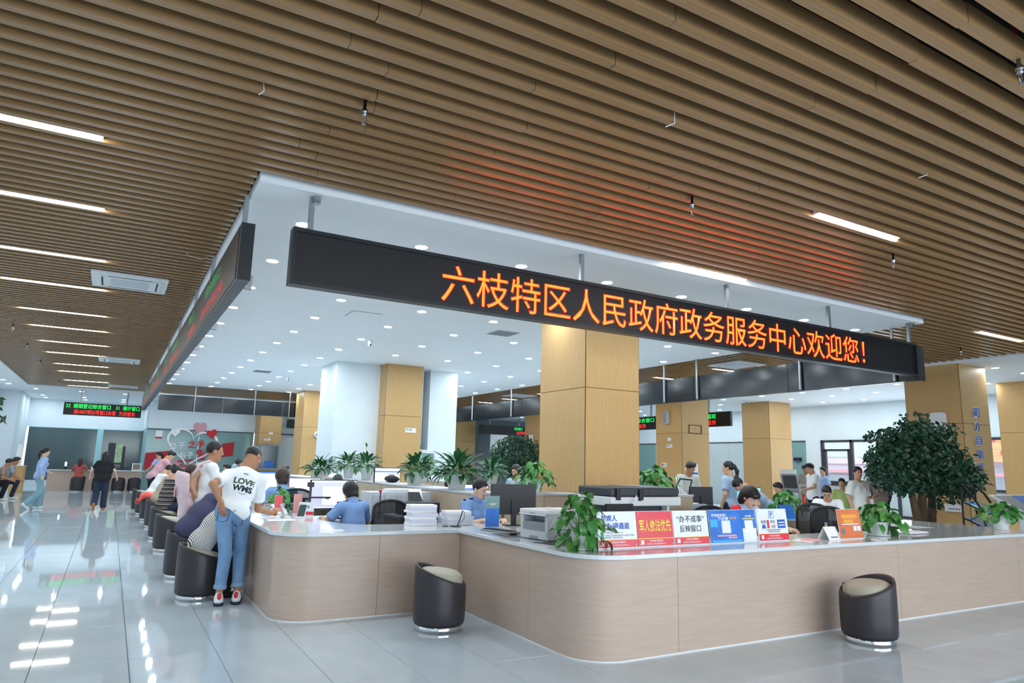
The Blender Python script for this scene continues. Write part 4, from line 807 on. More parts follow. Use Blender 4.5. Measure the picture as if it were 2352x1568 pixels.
person('person in white top seated at the far counter beside the brick red top', (-.22, 32.2), 0, 1.60, 'sit', shirt='cream', pants='black_pants', hair='short', res=.026, lean=10, arms=dict(L=(-.2, .4, .86), R=(.2, .4, .86)))
# -- staff inside the counter, left
def epaulettes(t, J, big=True):
    for k in (-1, 1):
        a, b = J['sh'][k]+J['U']*.072*J['s']-J['R']*k*.075*J['s'], J['sh'][k]+J['U']*.055*J['s']+J['R']*k*.035*J['s']
        e = sdf_obj('epaulette', [cap(a, b, .020, .026, .004, J['U'], .4)], 'black_cloth', t, .006)
        for q_ in (.35, .6, .85): MB().ell(tuple(a+(b-a)*q_+J['U']*.010), (.006, .006, .004), 6, 4).build('rank_star', 'ink_white', e)
OB, OBJ_ = person('officer with black bob in blue uniform seated with back turned', (2.66, 8.32), 10, 1.64, 'sit', lean=14, shirt='uniform', pants='denim_dark', hair='bob', fem=True, head=(20, 14), res=.011, seat=.43, uniform=True, hem=-.02, arms=dict(L=(-.25, .42, .80), R=(.15, .42, .80))); epaulettes(OB, OBJ_)
t2, j2 = person('clerk with brown hair in blue uniform at the second left desk', (2.27, 10.65), 2, 1.66, 'sit', lean=8, shirt='uniform', pants='denim_dark', hair='bob', hair_m='hair_brown', fem=True, head=(8, 15), res=.013, seat=.49, uniform=True, hem=-.02, arms=dict(L=(-.2, .4, .84), R=(.2, .4, .84)), hs=1.08)
person('clerk whose dark hair peeks over the screen beside the officer', (3.52, 12.2), 170, 1.62, 'sit', shirt='uniform', pants='denim_dark', hair='bangs', fem=True, head=(22, 0), res=.016, seat=.42)
O3, O3J = person('policewoman with bun, glasses and earbud facing the black monitor', (3.92, 7.72), 196, 1.64, 'sit', lean=8, shirt='uniform', pants='denim_dark', hair='bun', fem=True, head=(16, 10), res=.0105, seat=.49, uniform=True, hem=-.02, skin='skin_fair', arms=dict(L=(-.12, .42, .86), R=(.16, .38, .87)), curl=(.8, .8)); epaulettes(O3, O3J)
hp = O3J['hp']
for k in (-1, 1): MB().tube([hp(k*.034+.026*math.cos(a), .099, .001+.021*math.sin(a)) for a in np.linspace(0, 2*math.pi, 15)], .0011, 4).build('glasses_rim', 'steel', O3)
MB().ell(tuple(hp(.088, .004, -.03)), (.007, .007, .016), 8, 6).build('earbud', 'plastic_white', O3, smooth=True)
bd = O3J['ub'](.075, .118, .30); MB().ell(tuple(bd), (.035, .012, .014), 10, 6).build('badge', 'black_cloth', O3)
person('staff member in pale blue far behind the man with baby carrier, left one', (2.85, 20.4), 95, 1.62, 'sit', shirt='pale_blue', pants='black_pants', hair='short', res=.024, head=(15, 0))
person('bowed staff member in pale blue far behind the counter, right one', (3.35, 20.9), 150, 1.66, 'stand', lean=42, shirt='pale_blue', pants='black_pants', hair='short', res=.024, head=(24, 0), arms=dict(L=(-.2, .5, .85), R=(.2, .5, .85)))
person('clerk with dark hair tied back seated below the pale blue pair', (2.75, 17.3), 20, 1.58, 'sit', shirt='uniform', pants='black_pants', hair='bun', fem=True, res=.022)
person('clerk with bun turned left behind the white screen of the second desk', (3.42, 16.2), 80, 1.66, 'sit', shirt='uniform', pants='black_pants', hair='bun', hair_m='hair_brown', fem=True, res=.02)
person('clerk with dark ponytail behind the lilies on the partition', (5.42, 10.75), -25, 1.6, 'sit', shirt='uniform', pants='black_pants', hair='pony', hair_m='hair_brown', fem=True, res=.015, seat=.44)
person('clerk with short black hair half hidden by the large lily pot', (4.88, 10.45), 30, 1.6, 'sit', shirt='uniform', pants='black_pants', hair='short', res=.016, seat=.36)
person('clerk in pale blue behind the bright green plant beside the big column', (6.98, 11.8), 120, 1.7, 'sit', shirt='pale_blue', pants='black_pants', hair='bob', fem=True, res=.015, seat=.62, lean=6, head=(10, 0))
# -- staff and visitors, right
person('man in green striped shirt looking down beside the brochure rack', (9.25, 9.55), 168, 1.64, lean=8, shirt='stripe_green', sleeve='long', pants='black_pants', hair='short', skin='skin_tan', head=(26, 14), res=.014, wide=1.08, arms=dict(L=(-.12, .34, 1.0), R=(.12, .34, 1.0)))
person('woman with long ponytail in pale blue shirt standing with back turned', (9.55, 8.78), 14, 1.63, shirt='pale_blue', pants='denim_dark', hair='longpony', fem=True, res=.013, head=(8, 20), hem=-.16)
FWm, FWj = person('woman with black fringe looking down behind the blue poster board', (6.72, 6.02), 176, 1.64, 'sit', lean=10, shirt='pale_blue', pants='denim_dark', hair='bangs', fem=True, head=(24, 6), res=.0105, seat=.49, uniform=True, skin='skin_fair', arms=dict(L=(-.3, .5, .86), R=(.1, .4, .86)), hs=1.06)
sdf_obj('arm_band', [cap(FWj['sh'][1]+V3(0, 0, .02), FWj['sh'][1]*.6+FWj['el'][1]*.4, .07, .072, .01)], 'red', FWm, .014)
person('woman with topknot in pale blue shirt bending over a desk', (9.75, 8.12), 62, 1.62, lean=50, shirt='pale_blue', pants='denim_dark', hair='bun', fem=True, res=.014, head=(20, 0), arms=dict(L=(-.25, .5, .84), R=(.2, .45, .84)))
person('seated visitor in black jacket behind the small bushy plant', (11.95, 9.5), 80, 1.62, 'sit', lean=16, shirt='black_cloth', sleeve='long', pants='black_pants', hair='short', res=.018, head=(10, 0))
person('man in grey t-shirt and red shorts reading by the teal glass', (17.9, 13.5), 96, 1.70, shirt='grey_cloth', pants='red_shorts', plen='shorts', hair='short', skin='skin_tan', head=(30, 0), res=.02, arms=dict(L=(-.1, .36, 1.1), R=(.12, .34, 1.08)))
person('person in light blue shirt half hidden behind the red shorts', (18.6, 13.45), 70, 1.62, shirt='sky_blue', pants='denim_dark', hair='short', res=.022)
person('man in white t-shirt and black shorts standing with side turned', (15.0, 11.15), 62, 1.70, shirt='tee_white', pants='black_pants', plen='shorts', hair='short', head=(24, 6), res=.016, wide=1.1, arms=dict(L=(-.2, .32, 1.06)))
GMn, GMj = person('seated man with glasses in white t-shirt writing at the right counter', (11.18, 8.02), 122, 1.70, 'sit', lean=14, shirt='tee_white', pants='black_pants', hair='short', skin='skin', head=(24, 0), res=.012, seat=.44, arms=dict(L=(-.1, .42, .87), R=(.14, .42, .87)), curl=(.8, 1.0))
for k in (-1, 1): MB().tube([GMj['hp'](k*.034+.026*math.cos(a), .1, .001+.02*math.sin(a)) for a in np.linspace(0, 2*math.pi, 13)], .0016, 4).build('glasses_rim', 'plastic_dark', GMn)
person('woman in white dress with puffed sleeves looking towards the room', (12.35, 8.2), 168, 1.60, shirt='cream', sleeve='puff', pants=None, skirt=(.12, .45, .12, .24, 'cream'), hair='bun', fem=True, res=.013, head=(4, -18), shoes='shoe_white')
person('child in lime and grey jacket behind the woman in white dress', (12.95, 8.95), 110, 1.36, shirt='lime_cloth', sleeve='long', pants='grey_cloth', hair='short', res=.018)
person('man in taupe jacket reading a paper beside the big tree', (14.3, 9.0), 96, 1.68, shirt='taupe', sleeve='long', pants='black_pants', hair='short', hair_m='hair_brown', skin='skin_tan', head=(16, 0), res=.017, arms=dict(L=(-.1, .38, 1.06), R=(.1, .36, 1.06)), hem=-.12)
person('dark clothed person behind the man in the taupe jacket', (15.1, 9.55), 96, 1.66, shirt='black_cloth', sleeve='long', pants='black_pants', hair='short', res=.022)
# baby carrier with the child in it
t = thing('baby_carrier', 'pale pink baby carrier with flower print on the back of the man in white', 'baby carrier', (.90, 10.52, .72))
sdf_obj('seat_shell', [cap(V3(.06, 0, .0), V3(.08, 0, .12), .085, .10, .03, V3(0, 1, 0), 1.6), cap(V3(.05, 0, .2), V3(.01, 0, .5), .095, .115, .04, V3(0, 1, 0), 1.6, clip=((V3(0, 0, .56), V3(.25, 0, 1)),)), cap(V3(.075, 0, .32), V3(.05, 0, .75), .085, .1, .01, V3(0, 1, 0), 1.6, sub=True)], 'carrier_pink', t, .011)
for dy in (-.13, .13): MB().tube([(.1, dy, .5), (.18, dy*.9, .66), (.3, dy*.85, .715), (.42, dy*.8, .62), (.44, dy, .35), (.15, dy*1.1, .1)], .018, 8).build('shoulder_strap', 'carrier_pink', t, smooth=True)
for k in range(5):
    a = 2*math.pi*k/5; MB().ell((-.085, -.03+.045*math.cos(a), .3+.055*math.sin(a)), (.012, .026, .03), 8, 6).build('flower_petal', 'pink', t, smooth=True)
bb, bj = None, None
t = thing('baby', 'dark haired baby sitting in the pink carrier', 'person', (.95, 10.55, .85)); t.location = (1.0, 10.52, .76)
sdf_obj('body', [eli((0, 0, .52), (.085, .085, .095)), eli((.06, 0, .48), (.05, .055, .055)), cap((0, 0, .38), (-.01, 0, .15), .09, .11, .04), cap((0, -.08, .33), (.08, -.1, .2), .035, .028), cap((0, .08, .33), (.08, .1, .2), .035, .028), eli((.02, -.085, .5), (.018, .01, .026)), eli((.11, 0, .48), (.014, .012, .012))], 'skin', t, .01)
sdf_obj('hair', [eli((-.008, 0, .532), (.09, .091, .1), clip=((V3(.03, 0, .54), unit((.7, 0, -.75))),))], 'hair_brown', t, .01)
# ================================================================ stools
def stool_meshes():
    tl = lambda x, y, z: -x/.24*.098*max(0, min(1, (z-.12)/.4))
    sh = MB().lathe([(.205, .052), (.226, .056), (.236, .085), (.239, .2), (.24, .34), (.238, .465), (.233, .487), (.224, .494), (.214, .486), (.209, .45), (.206, .38)], 40, tilt=tl)
    cu = MB().lathe([(.204, .36), (.207, .45), (.2, .492), (.165, .517), (.09, .528), (.01, .53)], 32, tilt=lambda x, y, z: -x/.24*.025 if z > .4 else 0)
    ba = MB().lathe([(.21, 0), (.214, .004), (.214, .048), (.206, .054)], 32)
    return sh.mesh('shell', 'leather', True), cu.mesh('cushion', 'cushion', True), ba.mesh('base_ring', 'chrome', True)
SM = stool_meshes()
def stool(x, y, high, label, group='tub stools'):
    t = thing('tub_stool', label, 'stool', (x, y, 0), high+math.pi, group)
    for n_, m in zip(('shell', 'cushion', 'base_ring'), SM): inst(n_, m, t)
    return t
stool(2.775, 6.06, math.radians(150), 'dark leather tub stool standing alone before the inner counter corner')
ts = stool(6.15, 4.06, math.radians(-12), 'dark leather tub stool in front of the long right counter'); MB().ell((.12, -.15, .475), (.016, .012, .02), 8, 6).build('zip_pull', 'plastic_black', ts)
for k, (x, y) in enumerate(((.98, 8.36), (.96, 9.82), (.97, 12.55), (.98, 14.35), (1.0, 16.6), (.97, 18.4), (.93, 20.2), (.88, 21.6))):
    stool(x, y, math.radians(172), ['dark tub stool nearest in the row, under the striped blouse', 'dark tub stool second in the left row, under the navy sweater', 'empty dark tub stool third in the left row', 'dark tub stool under the woman in striped knit', 'dark tub stool under the man in beige shirt', 'dark tub stool carrying the red plastic bag', 'dark tub stool last but one in the left row', 'empty dark tub stool at the far end of the left row'][k])
for k, x in enumerate((-.98, -.25, .42, .98)): stool(x, 32.2, math.radians(-90), ['dark stool at the far counter under the brick red top', 'dark stool at the far counter under the white top', 'empty dark stool at the far counter, left of two', 'empty dark stool at the far counter, right of two'][k])
# ================================================================ plants
def leaf_mesh(L, Wd, droop, fold, heartb=0, n=5, m='leaf'):
    vs, fs = [], []
    for i in range(n+1):
        u = i/n; w_ = Wd*(math.sin(math.pi*min(1, u*.92+.08))**.8 if not heartb else (math.sin(math.pi*(u*.8+.2))**.7 if u < 1 else 0)); w_ = w_ if i < n else .001
        x = L*u*math.cos(droop*u*.6); z = -L*u*math.sin(droop*u)*.6
        vs += [(x-heartb*(.12*L if i == 0 else 0), -w_, z+fold*w_), (x, 0, z), (x-heartb*(.12*L if i == 0 else 0), w_, z+fold*w_)]
    for i in range(n):
        a = 3*i; fs += [(a, a+3, a+4, a+1), (a+1, a+4, a+5, a+2)]
    return MB().add(vs, fs).mesh('leaf', m, True)
LF = {m: [leaf_mesh(1, .16, d, .3, 0, 5, m) for d in (.5, .95, 1.5)] for m in ('leaf_deep', 'leaf')}
HF = {m: [leaf_mesh(1, .36, d, .25, 1, 4, m) for d in (.4, .9, 1.4)] for m in ('leaf', 'leaf_pale')}
def pot_mesh(r, h, sq=False):
    if sq: return MB().add([(sx*r*k, sy*r*k, z) for z, k in ((0, .68), (h, 1), (h, .9), (h*.9, .88)) for sx, sy in ((-1, -1), (1, -1), (1, 1), (-1, 1))], [(3, 2, 1, 0)]+[(4*i+j, 4*i+(j+1) % 4, 4*i+4+(j+1) % 4, 4*i+4+j) for i in range(3) for j in range(4)]+[(12, 13, 14, 15)])
    return MB().lathe([(r*.68, 0), (r*.72, .004), (r*.98, h-.01), (r, h), (r*.92, h), (r*.88, h*.88)], 24)
def lily(x, y, z, label, r=.1, h=.2, n=46, R_=.28, hgt=.34, flowers=0, sq=False, m='leaf_deep', box=None):
    t = thing('peace_lily', label, 'potted plant', (x, y, z), random.uniform(0, 6.28), 'lilies on the partition')
    if box: MB().prism(rrect(-box/2, -.09, box/2, .09, .03), 0, h).build('pot', 'pot_white', t, bev=.006); t.rotation_euler.z = 0
    else: pot_mesh(r, h, sq).build('pot', 'pot_white', t, smooth=not sq)
    MB().lathe([(r*.8, h*.86), (r*.8, h*.9)], 12).build('soil', 'soil', t)
    for k in range(n):
        a = 2.4*k+random.uniform(-.3, .3); u = (k+.5)/n; el = math.radians(88-86*u**.75+random.uniform(-9, 9)); L = random.uniform(.16, .23)*(R_/.28)
        d = Vector((math.cos(a)*math.cos(el), math.sin(a)*math.cos(el), math.sin(el))); st = hgt*random.uniform(.3, .62)*(1-.35*u)
        b = Vector((random.uniform(-1, 1)*(box/2-.03 if box else r*.5), random.uniform(-1, 1)*r*.4, h*.88)); tip = b+d*st*(1+.2*u)
        lf = inst('leaf', LF[m][min(2, int(u*2.2+random.random()*.8))], t, tip, (random.uniform(-.4, .4), -el*.75+random.uniform(-.15, .15), a), (L, L*random.uniform(.75, 1.1), L))
        if k % 2 == 0: MB().tube([b, b+(tip-b)*.6+Vector((0, 0, .01)), tip], .0028, 4).build('stem', 'leaf_pale', t)
    for k in range(flowers):
        a = random.uniform(0, 6.28); p = Vector((math.cos(a)*.06, math.sin(a)*.06, h+hgt*(1.0+.3*k)))
        MB().tube([(0, 0, h*.9), p*.6, p], .003, 4).build('stem', 'leaf_pale', t); inst('flower', LF['leaf'][0], t, p, (0, -1.3, a), (.1, .14, .1))
    return t
PZ = 1.13
lily(4.24, 13.95, PZ, 'white potted peace lily on the partition before the white wall', .115, .235, 70, .32, .38)
lily(4.22, 12.75, PZ, 'white potted peace lily with one tall bud beside the wood column edge', .115, .235, 60, .3, .38, 1)
lily(4.22, 10.35, PZ, 'white potted peace lily before the middle wood column right edge', .11, .21, 76, .3, .36, 1, True)
lily(4.24, 8.85, PZ, 'largest white potted peace lily at the centre of the partition', .12, .21, 96, .36, .36, 0, True)
lily(6.17, 14.5, 1.12, 'dark green lily half hidden right of the largest lily', .1, .2, 60, .32, .36, 0)
lily(6.17, 11.4, 1.12, 'white potted peace lily with buds before the distant tree', .1, .2, 74, .32, .36, 2, True)
lily(4.3, 16.3, 1.06, 'wide white trough of lilies before the rear wood column', .1, .18, 90, .36, .36, 0, box=.42)
def pothos(x, y, z, label, r, h, n, spread, L0, m=('leaf', 'leaf_pale'), vines=0, saucer=False, sq=False, up=.2):
    t = thing('pothos_plant', label, 'potted plant', (x, y, z), 0, 'leafy pothos plants')
    pot_mesh(r, h, sq).build('pot', 'pot_white', t, smooth=not sq)
    if saucer: MB().lathe([(r*.8, 0), (r*1.05, .004), (r*1.12, .018), (r*1.0, .016), (r*.8, .01)], 24).build('saucer', 'pot_white', t, smooth=True)
    MB().lathe([(r*.8, h*.86), (r*.8, h*.9)], 12).build('soil', 'soil', t)
    for k in range(n):
        a = 2.4*k+random.uniform(-.4, .4); u = ((k+.5)/n); el = math.radians(80-105*u+random.uniform(-10, 10)); rr = spread*random.uniform(.55, 1)*(.35+.65*math.cos(el) if el > 0 else 1)
        p = Vector((math.cos(a)*rr*abs(math.cos(el)), math.sin(a)*rr*abs(math.cos(el)), h+up*math.sin(el)*random.uniform(.7, 1.05)+.02)); L = L0*random.uniform(.75, 1.2); mm = m[1] if random.random() < .18 else m[0]
        inst('leaf', random.choice(HF[mm]), t, p, (random.uniform(-.5, .5), random.uniform(-.3, .6)+.5*u, a+random.uniform(-.5, .5)), (L, L*random.uniform(.8, 1.05), L))
        if k % 2 == 0: MB().tube([(math.cos(a)*.02, math.sin(a)*.02, h*.9), (p.x*.5, p.y*.5, max(p.z, h)*.55+h*.45), p], .003, 4).build('stem', 'leaf_pale', t)
    for k in range(vines):
        a = -2.4+k*.95+random.uniform(-.2, .2); pts = [Vector((math.cos(a)*q*r, math.sin(a)*q*r, zz)) for q, zz in ((.5, h+.02), (1.15, h+.03), (1.45, h*.62), (1.5, h*.3), (1.62, .035))]
        MB().tube(pts, .0032, 5).build('vine', 'leaf_pale', t)
        for q in (1, 2, 3, 4):
            for s_ in (0, 1): L = L0*random.uniform(.7, .95); inst('leaf', random.choice(HF['leaf']), t, pts[q]+Vector((0, 0, -.01*s_)), (random.uniform(-.6, .6), 1.15+random.uniform(-.2, .25), a+random.uniform(-.9, .9)), (L, L*.95, L))
    return t
pothos(3.50, 4.86, .81, 'trailing green pothos in white pot at the rounded front corner', .085, .15, 70, .24, .11, vines=4, saucer=True, up=.3)
pothos(7.62, 4.84, .81, 'bushy green plant in white pot right of the orange board', .105, .155, 74, .27, .13, saucer=True, up=.2)
pothos(10.28, 4.83, .81, 'green plant in white pot at the right edge of the counter', .11, .19, 46, .24, .13, up=.15)
pothos(5.05, 8.12, PZ-.01, 'bright green plant in square white pot beside the big column', .085, .17, 70, .27, .115, sq=True, up=.24)
pothos(1.98, 9.35, .81, 'small pothos in white pot on the left worktop by the phones', .06, .12, 34, .15, .10, up=.17)
pothos(7.92, 8.95, 1.05, 'dense green plant behind the dark copier', .12, .16, 90, .36, .17, up=.28)
pothos(9.55, 7.62, .81, 'small bushy plant on the inner desk before the kiosk', .09, .13, 80, .25, .11, ('leaf', 'leaf_pale'), up=.24)
def tree(name, label, x, y, blobs, stems, nleaf, ls, seed, pot=True):
    t = thing(name, label, 'tree', (x, y, 0)); rg = np.random.default_rng(seed)
    if pot: pot_mesh(.3, .42).build('pot', 'plastic_dark', t, smooth=True)
    for st in stems: MB().tube(st[0], st[1], 9, st[2]).build('trunk', 'bark', t, smooth=True)
    tot = sum(b[3]*b[4]*b[5] for b in blobs); V, Fc = [], []
    for bx, by, bz, rx, ry, rz in blobs:
        k = int(nleaf*rx*ry*rz/tot) if len(blobs) > 1 else nleaf; k = max(k, 60)
        for _ in range(k):
            d = rg.normal(size=3); d /= np.linalg.norm(d); rr = rg.uniform(.35, 1)**.5; c = np.array([bx, by, bz])+d*np.array([rx, ry, rz])*rr
            a = rg.uniform(0, 6.283); dn = rg.uniform(.1, 1.1); f = np.array([math.cos(a)*math.cos(dn), math.sin(a)*math.cos(dn), -math.sin(dn)]); sd = np.cross(f, rg.normal(size=3)); sd /= max(.1, np.linalg.norm(sd)); L = ls*rg.uniform(.7, 1.3); i = len(V)
            V += [tuple(c), tuple(c+f*L*.45+sd*L*.24), tuple(c+f*L), tuple(c+f*L*.45-sd*L*.24)]; Fc += [(i, i+1, i+2), (i, i+2, i+3)]
    tag(MB().add(V, Fc).build('foliage', 'leaf_tree', t), kind='stuff'); return t
tree('indoor_tree', 'large dark green indoor tree before the right wood column', 12.95, 7.35,
  [(0, 0, 1.72, 1.25, .75, .52), (-.55, 0, 1.55, .8, .6, .42), (.8, -.05, 1.5, .85, .6, .4), (.1, .1, 2.12, .95, .6, .32), (-.7, .05, 2.2, .7, .4, .13), (.45, 0, 2.35, .75, .4, .2), (-.1, 0, 2.5, .35, .3, .2), (1.2, 0, 1.35, .45, .4, .3), (-1.1, 0, 1.85, .35, .3, .22), (.35, -.1, 1.15, .3, .3, .3)],
  [([(-.1, 0, .1), (-.2, 0, .7), (-.3, .02, 1.2), (-.5, 0, 1.7)], .10, .03), ([(.02, 0, .1), (.0, .03, .8), (.02, 0, 1.3), (.1, 0, 2.0)], .11, .03), ([(.12, 0, .1), (.26, 0, .8), (.34, 0, 1.3), (.7, 0, 1.8)], .1, .03)], 5200, .12, 3)
tree('indoor_tree', 'distant indoor tree left of the big front column', 11.95, 20.3, [(0, 0, 1.9, .95, .7, .62), (-.5, 0, 1.6, .5, .4, .35), (.45, 0, 1.5, .55, .4, .5), (0, 0, 1.15, .6, .4, .3)], [([(0, 0, .1), (.02, 0, .9), (0, 0, 1.8)], .08, .03)], 2600, .13, 5)
tree('indoor_tree', 'indoor tree of which only a few leafy twigs show at the left edge', -2.12, 13.0, [(0, 0, 1.75, .62, .6, .28), (.05, 0, 2.25, .6, .5, .2), (.1, 0, 2.0, .66, .5, .1), (.2, 0, 1.52, .5, .4, .08)], [([(0, 0, .1), (.05, 0, 1.0), (0, 0, 2.1)], .06, .02)], 620, .13, 9)
# ================================================================ staff furniture
def credenza(name, label, a, b, m='desk_wood', top='plastic_grey', n=3, ax=1):
    t = thing(name, label, 'partition', (a[0], a[1], 0)); o = Vector((a[0], a[1], 0)); d = [b[i]-a[i] for i in range(3)]
    for k in range(n):
        if ax: MB().box((0, d[1]*k/n+.002, 0), (d[0], d[1]*(k+1)/n-.002, d[2]-.025)).build('panel', m, t)
        else: MB().box((d[0]*k/n+.002, 0, 0), (d[0]*(k+1)/n-.002, d[1], d[2]-.025)).build('panel', m, t)
    MB().box((-.01, -.01, d[2]-.025), (d[0]+.01, d[1]+.01, d[2])).build('top_board', top, t, bev=.003); return t
credenza('low_partition', 'beige low partition cabinet carrying the potted lilies', (4.05, 8.0, 0), (4.5, 11.4, PZ), n=3)
credenza('low_partition', 'beige partition cabinet behind the lily row, further back', (4.05, 11.42, 0), (4.5, 15.0, PZ+.0), n=3)
credenza('low_partition', 'far beige partition cabinet with the lily trough', (4.05, 15.05, 0), (4.55, 19.5, 1.06), n=4)
credenza('low_partition', 'beige low partition joining the lily cabinet to the big column', (4.52, 7.97, 0), (5.74, 8.3, PZ-.01), n=2, ax=0)
credenza('low_partition', 'narrow beige partition right of the dark copier', (6.5, 7.05, 0), (6.95, 7.4, 1.15), n=1, ax=0)
credenza('low_partition', 'beige partition before the clerks behind the lilies', (6.0, 11.0, 0), (6.35, 15.0, 1.12), n=2)
credenza('low_partition', 'low beige cabinet under the dense plant behind the copier', (7.7, 8.72, 0), (8.2, 9.2, 1.05), n=1)
def desk(label, a, b, legm='desk_wood', top='plastic_grey'):
    t = thing('desk', label, 'desk', (a[0], a[1], 0)); w_, d = b[0]-a[0], b[1]-a[1]; z = b[2]
    MB().box((0, 0, z-.03), (w_, d, z)).build('desk_top', top, t, bev=.003)
    for x in (.02, w_-.05): MB().box((x, .04, 0), (x+.03, d-.02, z-.03)).build('side_panel', legm, t)
    MB().box((.05, d-.08, .15), (w_-.05, d-.06, z-.03)).build('back_panel', legm, t); return t
desk('grey topped desk of the officer with the black bob', (2.22, 8.75, 0), (3.05, 9.5, .75)); desk('grey topped desk of the clerk with brown hair', (2.22, 11.05, 0), (3.2, 11.8, .75)); desk('grey topped desk farther back behind the left counter', (2.22, 13.5, 0), (3.2, 14.2, .75))
desk('low desk under the black inkjet printer', (3.1, 8.02, 0), (3.98, 8.62, .84)); desk('desk behind the policewoman with paper stacks behind', (2.95, 12.4, 0), (3.95, 13.1, .75))
idk = desk('long inner desk with white stone top before the glasses man', (7.35, 6.82, 0), (9.58, 7.85, .81), top='stone'); MB().box((0, 0, .02), (2.23, .02, .775)).build('front_panel', 'desk_wood', idk)
desk('desk behind the beige partition with blue screens', (4.6, 9.25, 0), (5.8, 9.85, .8)); desk('desk under the grey printer behind the copier', (7.1, 7.95, 0), (8.6, 8.45, .8))
def monitor(label, x, y, z, w_, h, rz, screen='screen_white', bands=(), base=True, tilt=0, zb=None):
    t = thing('monitor', label, 'monitor', (x, y, z), rz, 'computer monitors')
    st = .12
    MB().box((-w_/2, -.012, st), (w_/2, .03, st+h)).build('housing', 'plastic_black', t, bev=.004)
    MB().box((-w_/2+.012, -.014, st+.016), (w_/2-.012, -.0125, st+h-.012)).build('screen', screen, t)
    for x0, x1, z0, z1, m in bands: MB().box((-w_/2+.012+x0*(w_-.024), -.0155, st+.016+z0*(h-.028)), (-w_/2+.012+x1*(w_-.024), -.0145, st+.016+z1*(h-.028))).build('screen_window', m, t)
    MB().box((-.03, .02, .01), (.03, .045, st+h*.5)).build('stand', 'plastic_black', t); MB().box((-w_*.17, -.06, st+h*.25), (w_*.17, .05, st+h*.7)) if 0 else None
    MB().prism(rrect(-.11, -.07, .11, .1, .02), 0, .012).build('foot', 'plastic_black', t); return t
monitor('wide monitor with lilac window before the officer with black bob', 2.55, 8.98, .75, .62, .37, math.radians(6), 'screen_lilac', [(.25, .78, .12, .78, 'screen_white'), (0, 1, .95, 1, 'screen_white'), (0, 1, 0, .03, 'screen_white')])
monitor('bright white monitor before the clerk with brown hair', 2.1, 11.3, .84, .52, .33, math.radians(4), 'screen_white', [(0, 1, .93, 1, 'screen_blue')])
monitor('white monitor glimpsed behind the document camera', 2.75, 11.35, .75, .5, .33, math.radians(-8), 'screen_white')
for k, (x, y, zz) in enumerate(((4.27, 11.75, 1.0), (4.9, 9.6, .80), (5.5, 9.65, .80))): monitor(['low screen with blue stripe between two lily pots', 'screen with blue stripe behind the policewoman, left', 'screen with blue stripe behind the policewoman, right'][k], x, y, zz, .48, .26, 0, 'screen_white', [(0, 1, .7, .8, 'screen_blue')])
monitor('black monitor seen from behind on the counter before the policewoman', 4.08, 7.0, .81, .54, .34, math.radians(168), 'screen_white')
monitor('black monitor showing its back behind the pothos and the white board', 4.9, 6.1, .76, .37, .22, math.radians(180))
monitor('black monitor back view beside the woman with long ponytail', 8.2, 8.15, .8, .42, .3, math.radians(170)); monitor('monitor with mint green screen behind the bending woman', 9.85, 8.72, .81, .62, .27, math.radians(-20), 'screen_mint')
monitor('small black monitor on the far left counter', -1.48, 33.05, .82, .1, .2, 0)
for o_ in [o for o in bpy.data.objects if o.name.startswith('desk') and o.parent is None]: pass
# mesh chairs
def chair(x, y, rz, label, zt=1.04, w_=.44, band=False):
    t = thing('office_chair', label, 'chair', (x, y, 0), rz, 'black mesh office chairs'); zb = .56; pts = []
    for u in np.linspace(0, 1, 25):
        a = math.pi*u; pts.append((-w_/2*math.cos(a)*(1 if abs(math.cos(a)) < 1 else 1), 0, zt-.09+.09*math.sin(a)))
    fr = [(-w_/2*.86, .02, zb)]+[(-w_/2, -.0, zb+.2), (-w_/2, -.01, zt-.12)]+[(p[0], -.01, p[2]) for p in pts[2:-2]]+[(w_/2, -.01, zt-.12), (w_/2, 0, zb+.2), (w_/2*.86, .02, zb), (-w_/2*.86, .02, zb)]
    MB().tube(fr, .018, 8).build('back_frame', 'plastic_black', t, smooth=True)
    MB().add([(p[0]*.97, -.004, p[2]) for p in fr[:-1]], [tuple(range(len(fr)-1))]).build('mesh_back', 'mesh_black', t)
    MB().prism(rrect(-.23, .02, .23, .47, .08), .44, .51).build('seat', 'plastic_black', t, bev=.02)
    MB().tube([(0, .0, .75), (0, -.06, .55), (0, .12, .42)], .02, 6).build('back_support', 'plastic_black', t); MB().cyl((0, .22, .1), (0, .22, .44), .025, 8).build('gas_lift', 'plastic_black', t)
    for k in range(5):
        a = 2*math.pi*k/5; l = MB().tube([(0, .22, .12), (.26*math.cos(a), .22+.26*math.sin(a), .07)], .02, 6, .014).build('leg', 'plastic_black', t); MB().cyl((.26*math.cos(a)-.012, .22+.26*math.sin(a), .028), (.26*math.cos(a)+.012, .22+.26*math.sin(a), .028), .028, 10).build('castor', 'plastic_black', l)
    for s_ in (-1, 1): MB().tube([(s_*.25, .1, .48), (s_*.27, .1, .66), (s_*.27, .3, .67)], .016, 6).build('armrest', 'plastic_black', t)
chair(2.93, 7.92, math.radians(12), 'black mesh office chair right of the officer with black bob', 1.04, .44); chair(2.4, 10.38, math.radians(0), 'black mesh office chair behind the clerk with brown hair', 1.06, .44)
chair(8.02, 5.78, math.radians(-28), 'black mesh office chair left of the orange board', 1.06, .42); chair(8.5, 6.36, math.radians(-20), 'black mesh office chair behind the parking board', 1.06, .46); chair(6.7, 6.52, math.radians(178), 'black office chair of the woman with black fringe', 1.03, .52)
chair(9.0, 8.95, math.radians(160), 'black mesh office chair before the man in green stripes', 1.06, .44)
